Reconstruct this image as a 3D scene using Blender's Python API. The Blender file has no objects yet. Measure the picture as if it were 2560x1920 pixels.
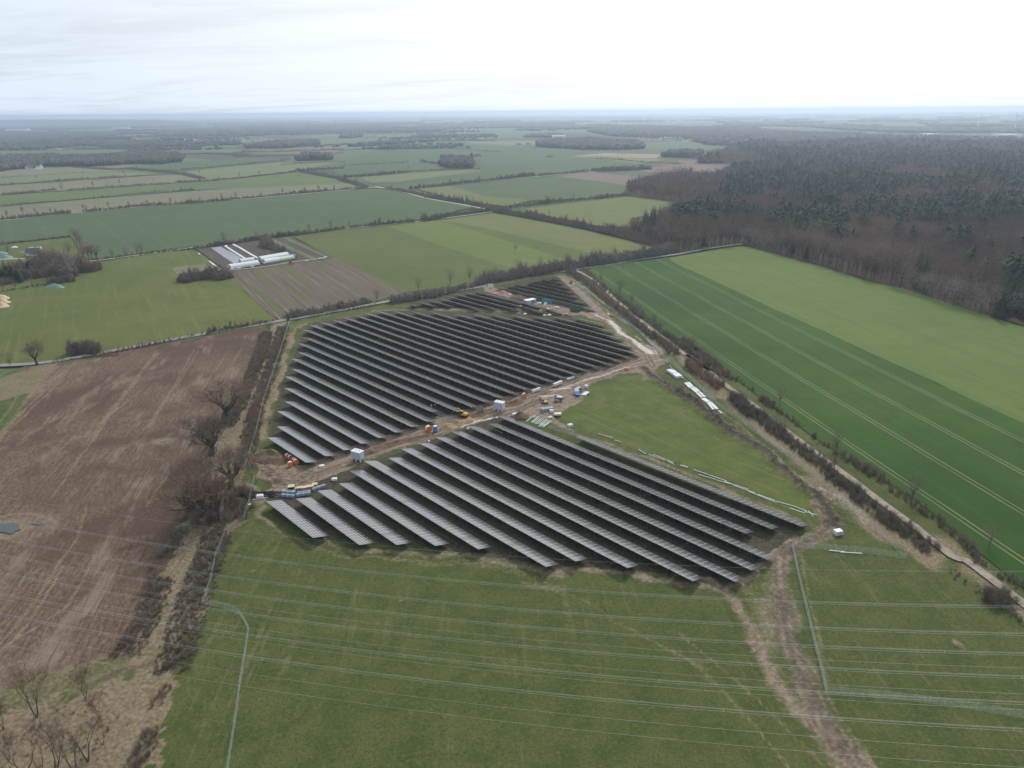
import bpy, math, random
import numpy as np
from mathutils import Vector, Matrix

C = bpy.context.scene.collection
RA = math.radians
rnd = random.Random(7)
nrg = np.random.default_rng(11)

# ------------------------------------------------------------------ camera
CH = 120.0                                   # drone height above the flat land
FPX, YH, ROLL = 1777.0, 279.0, RA(0.52)      # focal length in photo pixels, horizon row, roll
pitch = math.atan((960 - YH) / FPX)
_fw = np.array([0, math.cos(pitch), -math.sin(pitch)])
_r0 = np.array([1.0, 0, 0]); _u0 = np.cross(_r0, _fw)
_r = _r0 * math.cos(ROLL) - _u0 * math.sin(ROLL)
_u = _u0 * math.cos(ROLL) + _r0 * math.sin(ROLL)
cam = bpy.data.cameras.new('camera'); cam_o = bpy.data.objects.new('camera', cam); C.objects.link(cam_o)
cam_o.matrix_world = Matrix(((_r[0], _u[0], -_fw[0], 0), (_r[1], _u[1], -_fw[1], 0), (_r[2], _u[2], -_fw[2], CH), (0, 0, 0, 1)))
cam.sensor_fit = 'HORIZONTAL'; cam.sensor_width = 36.0; cam.lens = 36.0 * FPX / 2560
cam.clip_start = 0.5; cam.clip_end = 200000
bpy.context.scene.camera = cam_o

# ------------------------------------------------------------------ world, sun, exposure
SUN_AZ, SUN_EL = RA(24), RA(40)              # azimuth right of straight ahead (+Y)
sdir = Vector((math.sin(SUN_AZ) * math.cos(SUN_EL), math.cos(SUN_AZ) * math.cos(SUN_EL), math.sin(SUN_EL)))
scn = bpy.context.scene
scn.view_settings.view_transform = 'Standard'; scn.view_settings.look = 'None'
scn.view_settings.gamma = 1; scn.view_settings.exposure = 0.0
w = bpy.data.worlds.new('World'); scn.world = w; w.use_nodes = True
wt = w.node_tree; wt.nodes.clear()

class NT:
    """small node builder: N('Type', prop=..., i={socket: value or socket})"""
    def __init__(s, tree): s.t = tree
    def n(s, typ, i=None, **props):
        nd = s.t.nodes.new('ShaderNode' + typ)
        for k, v in props.items(): setattr(nd, k, v)
        for k, v in (i or {}).items():
            sk = nd.inputs[k]
            if isinstance(v, bpy.types.NodeSocket): s.t.links.new(v, sk)
            else: sk.default_value = v
        return nd
    def mix(s, f, a, b):
        nd = s.n('Mix', data_type='RGBA')
        for k, v in ((0, f), (6, a), (7, b)):
            if isinstance(v, bpy.types.NodeSocket): s.t.links.new(v, nd.inputs[k])
            else: nd.inputs[k].default_value = (tuple(v) + (1,)) if k and len(v) == 3 else v
        return nd.outputs[2]
    def m(s, op, a, b=None, c=None, clamp=False):
        nd = s.n('Math', operation=op, use_clamp=clamp)
        for k, v in enumerate((a, b, c)):
            if v is None: continue
            if isinstance(v, bpy.types.NodeSocket): s.t.links.new(v, nd.inputs[k])
            else: nd.inputs[k].default_value = v
        return nd.outputs[0]
    def noise(s, vec, scale, detail=3, rough=.55, dist=0):
        return s.n('TexNoise', {'Vector': vec, 'Scale': scale, 'Detail': detail, 'Roughness': rough, 'Distortion': dist}).outputs[0]
    def ramp(s, f, lo, hi):                 # smooth 0..1 between lo and hi
        nd = s.n('MapRange', {0: f, 1: lo, 2: hi, 3: 0, 4: 1}, interpolation_type='SMOOTHSTEP')
        return nd.outputs[0]
    def map(s, vec, rot=0, sc=(1, 1, 1), loc=(0, 0, 0)):
        if rot: vec = s.n('Mapping', {'Vector': vec, 'Rotation': (0, 0, rot)}).outputs[0]   # turn first, then stretch
        return s.n('Mapping', {'Vector': vec, 'Scale': sc, 'Location': loc}).outputs[0]

b = NT(wt)
sky = b.n('TexSky', sky_type='NISHITA', sun_disc=False, sun_elevation=SUN_EL, sun_rotation=SUN_AZ, altitude=120, dust_density=2.5)
tc = b.n('TexCoord').outputs['Generated']
sep = b.n('SeparateXYZ', {0: tc})
zz = b.m('ADD', b.m('MAXIMUM', sep.outputs[2], 0.0), 0.10)
cv = b.n('CombineXYZ', {0: b.m('DIVIDE', sep.outputs[0], zz), 1: b.m('DIVIDE', sep.outputs[1], zz), 2: 0.3}).outputs[0]
cl1 = b.noise(b.map(cv, RA(12), (.35, 1.1, 1)), 1.0, 6, .6, .4)
cl2 = b.noise(b.map(cv, RA(-8), (.9, 2.4, 1)), 1.7, 5, .6, .3)
cl = b.m('ADD', b.m('MULTIPLY', cl1, .65), b.m('MULTIPLY', cl2, .35))
dotn = b.n('VectorMath', {0: tc, 1: tuple(sdir)}, operation='DOT_PRODUCT').outputs['Value']
glow = b.ramp(dotn, .35, .99)
cover = b.m('ADD', b.ramp(cl, .33, .56), b.m('MULTIPLY', glow, .6), clamp=True)
cover = b.m('MULTIPLY', b.m('ADD', b.m('MULTIPLY', cover, .22), .78), 1.0)
base = b.mix(glow, (7.5, 8.6, 9.9), (11.4, 11.4, 11.2))
var = b.m('ADD', .96, b.m('MULTIPLY', b.ramp(cl, .3, .7), .08))
cloud = b.n('VectorMath', {0: base}, operation='SCALE'); wt.links.new(var, cloud.inputs['Scale'])
skc = b.mix(cover, sky.outputs[0], cloud.outputs[0])
bg = b.n('Background', {'Color': skc, 'Strength': .1})
wt.links.new(bg.outputs[0], b.n('OutputWorld').inputs[0])

sl = bpy.data.lights.new('sun', 'SUN'); sl.energy = 3.0; sl.angle = RA(7); sl.color = (1, .95, .86)
so = bpy.data.objects.new('sun', sl); C.objects.link(so)
so.rotation_euler = sdir.to_track_quat('Z', 'Y').to_euler(); so.location = (0, 0, 300)
scn.cycles.max_bounces = 5; scn.cycles.diffuse_bounces = 2; scn.cycles.glossy_bounces = 3
scn.cycles.transparent_max_bounces = 8; scn.cycles.volume_bounces = 3

# ------------------------------------------------------------------ pixel <-> land
CR = dict(P=(0, 0, 1), D=(0, 0, .86406), A=(0, 240, 2.572), M=(850, 240, 2.572), R=(1700, 240, 2.572), E=(0, 760, 2.572), F=(1700, 760, 2.572),
          X=(0, 1280, 2.572), H=(1700, 1280, 2.572), c=(640, 680, 3.456), d=(1180, 640, 3.456), s=(600, 1080, 2.765), t=(1300, 1080, 2.765),
          g=(600, 1100, 9.217), n=(1220, 700, 6.9125), m=(1240, 940, 9.217), k=(1040, 980, 9.217), f=(0, 560, 6.9125), e=(480, 580, 5.821))
def G(x, y, z=0.0):
    d = _fw + _r * ((x - 1280) / FPX) - _u * ((y - 960) / FPX)
    t = (CH - z) / -d[2]
    return (d[0] * t, d[1] * t)
def PX(X, Y, Z=0.0):                         # land point(s) -> full photo pixels
    v = (np.asarray(X), np.asarray(Y), np.asarray(Z) - CH)
    ww = v[1] * _fw[1] + v[2] * _fw[2]
    return 1280 + FPX * (v[0] * _r[0] + v[1] * _r[1] + v[2] * _r[2]) / ww, 960 - FPX * (v[0] * _u[0] + v[1] * _u[1] + v[2] * _u[2]) / ww
def W(s, z=0.0):                             # 'A 0,955 460,905 M 300,600' -> land points
    out = []; k = 'P'
    for tk in s.split():
        if ',' in tk:
            x, y = map(float, tk.split(',')); ox, oy, sc = CR[k]; out.append(G(ox + x / sc, oy + y / sc, z))
        else: k = tk
    return out
def W1(s, z=0.0): return W(s, z)[0]

# ------------------------------------------------------------------ object helpers
def tag(o, label=None, cat=None, group=None, kind=None):
    if label: o['label'] = label
    if cat: o['category'] = cat
    if group: o['group'] = group
    if kind: o['kind'] = kind
    return o
def empty(name, loc, rz=0, label=None, cat=None, group=None):
    o = bpy.data.objects.new(name, None); C.objects.link(o)
    o.location = loc if len(loc) == 3 else (loc[0], loc[1], 0); o.rotation_euler = (0, 0, rz); o.empty_display_size = .5
    return tag(o, label, cat, group)
def link(name, me, parent=None, loc=None, rz=None):
    o = bpy.data.objects.new(name, me); C.objects.link(o)
    if parent: o.parent = parent
    if loc is not None: o.location = loc if len(loc) == 3 else (loc[0], loc[1], 0)
    if rz is not None: o.rotation_euler = (0, 0, rz)
    return o
def copy_tree(o, parent=None):
    c = o.copy(); C.objects.link(c)
    if parent: c.parent = parent
    for ch in kids.get(o.name, []): copy_tree(ch, c)
    return c
kids = {}
def np_mesh(name, V, F, mats, tint=None, midx=None, cols=None, smooth=False):
    V = np.asarray(V, np.float32); F = np.asarray(F, np.int32)
    me = bpy.data.meshes.new(name); n, k = F.shape
    me.vertices.add(len(V)); me.vertices.foreach_set('co', V.ravel())
    me.loops.add(n * k); me.loops.foreach_set('vertex_index', F.ravel())
    me.polygons.add(n); me.polygons.foreach_set('loop_start', np.arange(0, n * k, k, dtype=np.int32))
    if midx is not None: me.polygons.foreach_set('material_index', np.asarray(midx, np.int32))
    if tint is not None:
        a = me.attributes.new('tint', 'FLOAT', 'POINT'); a.data.foreach_set('value', np.asarray(tint, np.float32))
    for nm, cc in (cols or {}).items():
        a = me.attributes.new(nm, 'FLOAT_COLOR', 'POINT'); a.data.foreach_set('color', np.asarray(cc, np.float32).ravel())
    for m_ in (mats if isinstance(mats, (list, tuple)) else [mats]): me.materials.append(m_)
    me.update(calc_edges=True)
    if smooth: me.polygons.foreach_set('use_smooth', np.ones(n, bool))
    return me

class MB:
    """collects boxes, tubes, prisms -> one mesh; each face keeps a material slot"""
    def __init__(s): s.v = []; s.f = []; s.mi = []; s.mats = []; s.m = 0
    def use(s, mat):
        if mat not in s.mats: s.mats.append(mat)
        s.m = s.mats.index(mat); return s
    def add(s, vs, fs):
        o = len(s.v); s.v += [tuple(v) for v in vs]; s.f += [tuple(o + i for i in f) for f in fs]; s.mi += [s.m] * len(fs); return s
    def box(s, c, d, rz=0, bev=0.0, rx=0):
        x, y, z = (q / 2 for q in d); vs = []
        if bev:
            bv = min(bev, x * .9, y * .9, z * .9)
            for sz in (-1, 1):
                for ins, zq in (((bv, z) if sz < 0 else (0, z - bv)), ((0, z - bv) if sz < 0 else (bv, z))):
                    X, Y = x - ins, y - ins
                    vs += [(-X + bv, -Y, sz * zq), (X - bv, -Y, sz * zq), (X, -Y + bv, sz * zq), (X, Y - bv, sz * zq), (X - bv, Y, sz * zq), (-X + bv, Y, sz * zq), (-X, Y - bv, sz * zq), (-X, -Y + bv, sz * zq)]
            fs = [tuple(range(7, -1, -1)), tuple(range(24, 32))]
            for L in range(3):
                for i in range(8): j = (i + 1) % 8; fs.append((L * 8 + i, L * 8 + j, L * 8 + 8 + j, L * 8 + 8 + i))
        else:
            vs = [(i * x, j * y, k * z) for k in (-1, 1) for j in (-1, 1) for i in (-1, 1)]
            fs = [(0, 2, 3, 1), (4, 5, 7, 6), (0, 1, 5, 4), (2, 6, 7, 3), (0, 4, 6, 2), (1, 3, 7, 5)]
        M = Matrix.Translation(c) @ Matrix.Rotation(rz, 4, 'Z') @ Matrix.Rotation(rx, 4, 'X')
        return s.add([M @ Vector(v) for v in vs], fs)
    def tube(s, p, q, r0, r1=None, n=8, cap=True):
        p = Vector(p); q = Vector(q); r1 = r0 if r1 is None else r1
        d = (q - p).normalized(); a = d.orthogonal().normalized(); bb = d.cross(a)
        vs = [c + (a * math.cos(t) + bb * math.sin(t)) * r for c, r in ((p, r0), (q, r1)) for t in (2 * math.pi * i / n for i in range(n))]
        fs = [(i, (i + 1) % n, n + (i + 1) % n, n + i) for i in range(n)]
        if cap: fs += [tuple(range(n - 1, -1, -1)), tuple(range(n, 2 * n))]
        return s.add(vs, fs)
    def prism(s, prof, x0, x1):              # profile in (y,z), extruded along x
        n = len(prof); vs = [(x0, a, b_) for a, b_ in prof] + [(x1, a, b_) for a, b_ in prof]
        return s.add(vs, [tuple(range(n - 1, -1, -1)), tuple(range(n, 2 * n))] + [(i, (i + 1) % n, n + (i + 1) % n, n + i) for i in range(n)])
    def mesh(s, name):
        me = bpy.data.meshes.new(name); me.from_pydata(s.v, [], s.f)
        for m_ in s.mats: me.materials.append(m_)
        me.polygons.foreach_set('material_index', s.mi); me.update(); return me
    def build(s, name, parent=None, loc=None, rz=None):
        o = link(name, s.mesh(name), parent, loc, rz)
        if parent: kids.setdefault(parent.name, []).append(o)
        return o

# ------------------------------------------------------------------ materials
MT = {}
def new_mat(name):
    m = bpy.data.materials.new(name); m.use_nodes = True; m.node_tree.nodes.clear(); MT[name] = m
    return m, NT(m.node_tree)
def finish(m, nt, col, rough=.9, spec=.2, metal=0.0, bump=None, bs=.3, bd=.1):
    i = {'Roughness': rough, 'Metallic': metal, 'Specular IOR Level': spec}
    if isinstance(col, bpy.types.NodeSocket): i['Base Color'] = col
    else: i['Base Color'] = tuple(col) + (1,)
    if bump is not None: i['Normal'] = nt.n('Bump', {'Strength': bs, 'Distance': bd, 'Height': bump}).outputs[0]
    p = nt.n('BsdfPrincipled', i)
    m.node_tree.links.new(p.outputs[0], nt.n('OutputMaterial').inputs[0]); return m
def pos(nt): return nt.n('NewGeometry').outputs['Position']
def plain(name, c, rough=.7, metal=0.0, var=.15, scale=3.0, spec=.3):
    m, nt = new_mat(name); p = pos(nt); f = nt.noise(p, scale, 4)
    return finish(m, nt, nt.mix(f, tuple(x * (1 - var) for x in c), tuple(min(1, x * (1 + var)) for x in c)), rough, spec, metal)

def twig_mat(name, ca, cb, cc, attr):
    m, nt = new_mat(name)
    t = nt.n('Attribute', attribute_name='tint').outputs['Fac'] if attr else nt.n('ObjectInfo').outputs['Random']
    f = nt.noise(pos(nt), .6, 2)
    c = nt.mix(nt.ramp(t, 0, .55), ca, cb); c = nt.mix(nt.ramp(t, .55, 1), c, cc)
    c = nt.mix(nt.m('MULTIPLY', nt.ramp(f, .35, .7), .45), c, tuple(x * .55 for x in cb))
    return finish(m, nt, c, .95, .1)
DEC = ((.118, .090, .074), (.178, .125, .096), (.25, .175, .13))
HED = ((.17, .15, .115), (.235, .19, .15), (.31, .20, .15))
GRY = ((.20, .185, .15), (.27, .245, .20), (.27, .20, .155))
CON = ((.026, .042, .028), (.038, .054, .035), (.060, .068, .045))
m_dec = twig_mat('bare_twigs', *DEC, False); m_decb = twig_mat('bare_twigs_mass', *DEC, True)
m_hed = twig_mat('hedge_twigs', *HED, True); m_gry = twig_mat('grey_twigs', *GRY, True)
m_gryo = twig_mat('grey_twigs_tree', *GRY, False)
m_con = twig_mat('needles', *CON, False); m_conb = twig_mat('needles_mass', *CON, True)
m_far = twig_mat('far_wood', (.10, .09, .075), (.075, .075, .06), (.045, .055, .04), True)
m_bark = plain('bark', (.065, .055, .045), .95, scale=2, var=.35)
m_bark2 = plain('pale_bark', (.085, .072, .058), .95, scale=2, var=.3)
m_white = plain('white_painted', (.58, .59, .60), .5); m_galv = plain('galvanised_steel', (.42, .44, .45), .45, .6)
m_dark = plain('dark_rubber', (.02, .02, .022), .8); m_black = plain('black_plastic', (.012, .014, .02), .45)
m_glass = plain('dark_glass', (.02, .03, .04), .08, spec=.6); m_orange = plain('orange_drum', (.62, .16, .04), .6)
m_yellow = plain('yellow_paint', (.45, .27, .06), .5); m_blue = plain('blue_paint', (.02, .16, .45), .5)
m_cyan = plain('cyan_paint', (.04, .21, .30), .6); m_green = plain('green_paint', (.03, .11, .07), .6)
m_red = plain('red_paint', (.45, .05, .03), .6); m_wood = plain('pale_timber', (.48, .38, .25), .8)
m_brown = plain('brown_carton', (.26, .17, .11), .85); m_bluegrey = plain('blue_grey_wrap', (.22, .28, .34), .4)
m_film = plain('polytunnel_film', (.55, .58, .58), .4); m_tarp = plain('green_tarp', (.15, .23, .19), .6)
m_skin = plain('skin', (.5, .33, .25), .7); m_cloth = plain('dark_workwear', (.03, .04, .07), .9)
m_vest = plain('hi_vis_yellow', (.62, .72, .12), .8); m_vest2 = plain('hi_vis_orange', (.85, .2, .03), .8)
m_tile = plain('roof_tiles', (.22, .09, .06), .85); m_tile2 = plain('dark_roof', (.07, .07, .08), .8)
m_wall = plain('house_wall', (.55, .50, .44), .9); m_cream = plain('cream_sheet', (.66, .58, .44), .8)
m_fence = plain('coated_fence_wire', (.38, .46, .43), .6, .2); m_wire = plain('aluminium_conductor', (.42, .44, .45), .45, .5)
m_lilac = plain('station_enclosure', (.48, .50, .56), .5); m_grid = plain('louvre_grey', (.30, .31, .35), .6)

def soil_mat(name, a, b_, sc=.8):
    m, nt = new_mat(name); p = pos(nt); f = nt.noise(p, sc, 6, .65); g = nt.noise(p, sc * 6, 4, .7)
    c = nt.mix(nt.ramp(f, .3, .7), a, b_); c = nt.mix(nt.m('MULTIPLY', nt.ramp(g, .5, .8), .5), c, tuple(x * .4 for x in a))
    return finish(m, nt, c, 1, .1, bump=g, bs=.8, bd=.3)
m_soil = soil_mat('dark_soil', (.10, .068, .05), (.17, .12, .09)); m_sand = soil_mat('sand', (.30, .20, .11), (.42, .30, .18))
m_litter = soil_mat('leaf_litter', (.055, .04, .03), (.095, .07, .05), .3)
m_sand2 = soil_mat('pale_sand', (.45, .33, .22), (.6, .46, .32))

# ---- near land: grass, dirt, gravel, straw, stubble mixed from painted weights
m_site, nt = new_mat('near_land')
p = pos(nt)
ma = nt.n('Attribute', attribute_name='ma').outputs['Color']; mb = nt.n('Attribute', attribute_name='mb').outputs['Color']
sa = nt.n('SeparateColor', {0: ma}).outputs; sb = nt.n('SeparateColor', {0: mb}).outputs
n1 = nt.noise(p, .018, 3); n2 = nt.noise(p, .12, 4, .6); n3 = nt.noise(p, 1.1, 5, .7); n4 = nt.noise(p, 2.2, 4, .75)
st = nt.noise(nt.map(p, RA(-92), (.018, .55, 1)), 1.0, 4, .65)
st2 = nt.noise(nt.map(p, RA(-128), (.02, .6, 1)), 1.0, 4, .65)
gr = nt.mix(nt.ramp(n2, .3, .7), (.047, .066, .017), (.076, .092, .027))
n5 = nt.noise(p, .32, 5, .75)
gr = nt.mix(nt.m('MULTIPLY', nt.ramp(n5, .50, .66), .55), gr, (.092, .098, .040))
gr = nt.mix(nt.m('MULTIPLY', nt.ramp(n3, .50, .64), .8), gr, (.115, .115, .052))
gr = nt.mix(nt.m('MULTIPLY', nt.ramp(n4, .49, .62), .75), gr, (.022, .031, .012))
gr = nt.mix(nt.m('MULTIPLY', nt.m('MULTIPLY', nt.m('MULTIPLY', nt.ramp(st, .50, .68), nt.ramp(n5, .35, .6)), nt.ramp(n1, .40, .60)), .6), gr, (.14, .13, .065))
gr = nt.mix(nt.m('MULTIPLY', nt.ramp(st2, .55, .75), .25), gr, (.11, .11, .05))
lush = nt.mix(nt.ramp(n2, .3, .7), (.060, .088, .018), (.092, .112, .028))
lush = nt.mix(nt.m('MULTIPLY', nt.ramp(st2, .5, .72), .5), lush, (.15, .15, .07))
col = nt.mix(sb[1], gr, lush)
strw = nt.mix(nt.ramp(n3, .35, .65), (.12, .092, .060), (.225, .178, .12))
strw = nt.mix(nt.m('MULTIPLY', nt.ramp(n4, .5, .75), .5), strw, (.09, .075, .04))
def edge(a, amt=.55): return nt.ramp(nt.m('ADD', a, nt.m('MULTIPLY', nt.m('SUBTRACT', nt.m('ADD', nt.m('MULTIPLY', n3, .6), nt.m('MULTIPLY', n2, .4)), .5), amt * 2)), .22, .82)
sn = nt.noise(nt.map(p, RA(76), (.45, 1.1, 1)), 1.0, 6, .8, .4)
stub = nt.mix(nt.ramp(sn, .36, .66), (.078, .050, .036), (.172, .122, .088))
stub = nt.mix(nt.m('MULTIPLY', nt.ramp(nt.noise(p, .016, 4, .65, .5), .42, .58), .8), stub, (.070, .043, .031))
stub = nt.mix(nt.m('MULTIPLY', nt.ramp(nt.noise(nt.map(p, RA(76), (.03, .09, 1)), 1, 5, .7), .50, .66), .6), stub, (.215, .165, .125))
stub = nt.mix(nt.m('MULTIPLY', nt.ramp(nt.noise(nt.map(p, RA(78), (.04, 1.5, 1)), 1, 3, .6), .5, .62), .45), stub, (.055, .035, .026))
stub = nt.mix(nt.m('MULTIPLY', nt.ramp(n4, .55, .78), .65), stub, (.055, .038, .028))
stub = nt.mix(nt.m('MULTIPLY', nt.ramp(n3, .6, .75), .6), stub, (.33, .27, .2))
col = nt.mix(edge(sb[0], .2), col, stub)
col = nt.mix(edge(sa[2]), col, strw)
dn = nt.m('ADD', nt.m('MULTIPLY', nt.noise(p, .35, 6, .7, .6), .5), nt.m('MULTIPLY', nt.noise(nt.map(p, RA(-38), (.06, .55, 1)), 1, 5, .7, .5), .5))
dirt = nt.mix(nt.ramp(dn, .3, .66), (.090, .064, .049), (.25, .19, .145))
dirt = nt.mix(nt.m('MULTIPLY', nt.ramp(n3, .5, .7), .55), dirt, (.40, .33, .27))
dirt = nt.mix(nt.m('MULTIPLY', nt.ramp(n4, .52, .72), .6), dirt, (.07, .05, .04))
dirt = nt.mix(sb[2], dirt, nt.mix(nt.ramp(n3, .4, .6), (.022, .022, .015), (.060, .054, .037)))  # dark soil, its tone lowered to carry the shade between solar rows
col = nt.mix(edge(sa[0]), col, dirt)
grav = nt.mix(nt.ramp(n3, .35, .65), (.34, .31, .28), (.52, .48, .44))
col = nt.mix(edge(sa[1], .4), col, grav)
hgt = nt.m('ADD', n3, nt.m('MULTIPLY', n4, .5))
finish(m_site, nt, col, .95, .15, bump=hgt, bs=.5, bd=.25)

def field_mat(name, c1, c2, ang=-79.0, streak=.35, cs=None, tram=None, sc=1.0, fine=.3):
    m, nt = new_mat(name); p = pos(nt)
    a = RA(ang)
    al = nt.map(p, -a, (.012 * sc, .30 * sc, 1))          # x along the working direction
    s = nt.noise(al, 1.0, 5, .65); big = nt.noise(p, .008 * sc, 4, .6); f3 = nt.noise(p, .7, 4, .7)
    c = nt.mix(nt.ramp(big, .32, .68), c1, c2)
    c = nt.mix(nt.m('MULTIPLY', nt.ramp(nt.noise(p, .06, 5, .65), .4, .7), .30), c, tuple(x * .72 for x in c1))
    c = nt.mix(nt.m('MULTIPLY', nt.ramp(s, .5, .7), streak), c, cs or tuple(x * 1.35 for x in c2))
    c = nt.mix(nt.m('MULTIPLY', nt.ramp(f3, .45, .75), fine), c, tuple(x * .55 for x in c1))
    if tram:
        sp, off, tcol, st_, wd = tram
        nn = (-math.sin(a), math.cos(a), 0)
        if nn[0] < 0: nn = (-nn[0], -nn[1], 0)
        u = nt.n('VectorMath', {0: p, 1: nn}, operation='DOT_PRODUCT').outputs['Value']
        u = nt.m('ADD', u, nt.m('MULTIPLY', nt.m('SUBTRACT', nt.noise(p, .01, 2), .5), 2.5))
        fr = nt.m('MULTIPLY', nt.m('SUBTRACT', nt.m('FRACT', nt.m('ADD', nt.m('DIVIDE', nt.m('SUBTRACT', u, off), sp), .5)), .5), sp)
        dd = nt.m('ABSOLUTE', nt.m('SUBTRACT', nt.m('ABSOLUTE', fr), 1.0))
        k = nt.m('SUBTRACT', 1, nt.ramp(dd, wd * .5, wd))
        k = nt.m('MULTIPLY', k, nt.m('MULTIPLY', nt.ramp(nt.noise(al, 3.0, 4, .7), .2, .6), st_))
        c = nt.mix(k, c, tcol)
    return finish(m, nt, c, .95, .15)

# ---- far land: patchwork of meadows, ploughland and dark ground
m_far_land, nt = new_mat('far_land'); p = pos(nt)
wp = nt.n('VectorMath', {0: p, 1: nt.n('VectorMath', {0: nt.n('TexNoise', {'Vector': p, 'Scale': .0012, 'Detail': 3}).outputs['Color'], 1: (260, 260, 0)}, operation='MULTIPLY').outputs[0]}, operation='ADD').outputs[0]
vor = nt.n('TexVoronoi', {'Vector': nt.map(wp, RA(35), (1, 1.7, 1)), 'Scale': .0023, 'Randomness': .9}, distance='CHEBYCHEV')
rc = nt.n('SeparateColor', {0: vor.outputs['Color']}).outputs
c = nt.mix(nt.ramp(rc[0], .1, .8), (.060, .095, .036), (.10, .125, .055))
c = nt.mix(nt.ramp(rc[1], .62, .74), c, (.145, .115, .085))
c = nt.mix(nt.ramp(rc[2], .70, .82), c, (.055, .06, .042))
big = nt.noise(p, .00045, 4, .6)
c = nt.mix(nt.m('MULTIPLY', nt.ramp(big, .50, .62), .8), c, (.045, .052, .036))
finish(m_far_land, nt, c, 1, .1)

# ================================================================== ground
def fan(cx, cy, r, n=96, rings=(0, .004, .012, .03, .08, .2, .45, 1)):
    V = [(cx, cy, 0)]; F = []
    for rr in rings[1:]:
        V += [(cx + r * rr * math.cos(2 * math.pi * i / n), cy + r * rr * math.sin(2 * math.pi * i / n), 0) for i in range(n)]
    for i in range(n): F.append((0, 1 + i, 1 + (i + 1) % n))
    for k in range(len(rings) - 2):
        o = 1 + k * n
        for i in range(n): j = (i + 1) % n; F.append((o + i, o + n + i, o + n + j)); F.append((o + i, o + n + j, o + j))
    return V, F
V, F = fan(0, 0, 40000)
g = link('ground', np_mesh('ground', V, F, m_far_land)); g.location.z = -.6; tag(g, kind='structure')

def inpoly(X, Y, poly):
    r = np.zeros(X.shape, bool); n = len(poly)
    for i in range(n):
        x0, y0 = poly[i]; x1, y1 = poly[(i + 1) % n]
        if y0 == y1: continue
        c_ = ((y0 > Y) != (y1 > Y)) & (X < (x1 - x0) * (Y - y0) / (y1 - y0) + x0); r ^= c_
    return r
def dpoly(X, Y, pts):                        # distance to a polyline
    d = np.full(X.shape, 1e9)
    for (x0, y0), (x1, y1) in zip(pts[:-1], pts[1:]):
        ex, ey = x1 - x0, y1 - y0; L = ex * ex + ey * ey + 1e-9
        t = np.clip(((X - x0) * ex + (Y - y0) * ey) / L, 0, 1)
        d = np.minimum(d, np.hypot(X - x0 - t * ex, Y - y0 - t * ey))
    return d
def vnoise(X, Y, sc, seed):
    g_ = np.random.default_rng(seed).random((257, 257)); u = X * sc + 31.7; v = Y * sc + 17.3
    i = np.floor(u).astype(int); j = np.floor(v).astype(int); fu = u - i; fv = v - j
    fu = fu * fu * (3 - 2 * fu); fv = fv * fv * (3 - 2 * fv); i %= 256; j %= 256
    return (g_[i, j] * (1 - fu) + g_[i + 1, j] * fu) * (1 - fv) + (g_[i, j + 1] * (1 - fu) + g_[i + 1, j + 1] * fu) * fv

CELL = .8
gx = np.arange(-250, 262, CELL); gy = np.arange(56, 560, CELL)
X, Y = np.meshgrid(gx, gy)
wx = X + (vnoise(X, Y, .12, 1) - .5) * 5 + (vnoise(X, Y, .5, 2) - .5) * 2; wy = Y + (vnoise(X, Y, .12, 3) - .5) * 5 + (vnoise(X, Y, .5, 4) - .5) * 2
wt_ = {k: np.zeros(X.shape) for k in ('dirt', 'gravel', 'straw', 'stubble', 'lush', 'dark')}
bump = np.zeros(X.shape)
def fill(k, s, val=1.0): 
    q = inpoly(wx, wy, W(s)); wt_[k][q] = np.maximum(wt_[k][q], val) if val > 0 else 0
def stroke(k, s, width, val=1.0, warp=.6, mode='max'):
    d = dpoly(X + (wx - X) * warp, Y + (wy - Y) * warp, W(s)); a = np.clip(1.15 - d / (width * .5), 0, 1) * val
    wt_[k] = np.maximum(wt_[k], a) if mode == 'max' else wt_[k] * (1 - a); return d
# stubble field left of the farm track, and the corner meadow beside it
fill('stubble', 'X -900,1500 0,1190 300,1010 500,1000 780,960 930,600 1130,180 E 1180,1300 1300,1000 1560,500 1650,300 1690,150 1000,262 500,357 340,400 0,870 -800,1700')
fill('straw', 'E -900,480 -300,440 0,420 380,380 240,560 0,640', .62)
stroke('straw', 'E 350,400 0,850 -200,1100', 5, .55)
fill('straw', 'E 1780,115 1845,112 1780,300 1640,850 1562,1080 1566,1400 1440,1470 X 1380,300 1300,620 1235,700 1120,1100 1010,1380 960,1700 600,1700 760,1150 790,950 930,620 1160,120 E 1190,1250 1310,1000 1620,480 1700,200', .74)
fill('straw', 'X -600,1100 0,1010 120,960 300,985 500,975 760,940 860,1010 700,1120 400,1230 0,1300', .5)
fill('straw', 'X 640,1110 560,1180 300,1260 0,1290 -600,1500 -600,2200 640,1700 790,1120', .8)
fill('stubble', 'X 200,1400 500,1250 700,1200 760,1290 640,1646 0,1750 0,1500', .75)
stroke('straw', 'E -80,1480 0,1490 100,1485 150,1440 120,1400 0,1398 -60,1410', 5, .9); stroke('dark', 'E -80,1480 0,1490 100,1485 150,1440 120,1400 0,1398 -60,1410', 3, .8); stroke('straw', 'E 0,1505 140,1465 310,1370 X 330,60', 2.5, .8); stroke('straw', 'E 0,1365 180,1345 320,1370', 3, .7)
stroke('straw', 'E 1040,880 1110,880', 9, .85); stroke('straw', 'E 990,895 1070,890', 7, .8)
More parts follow.
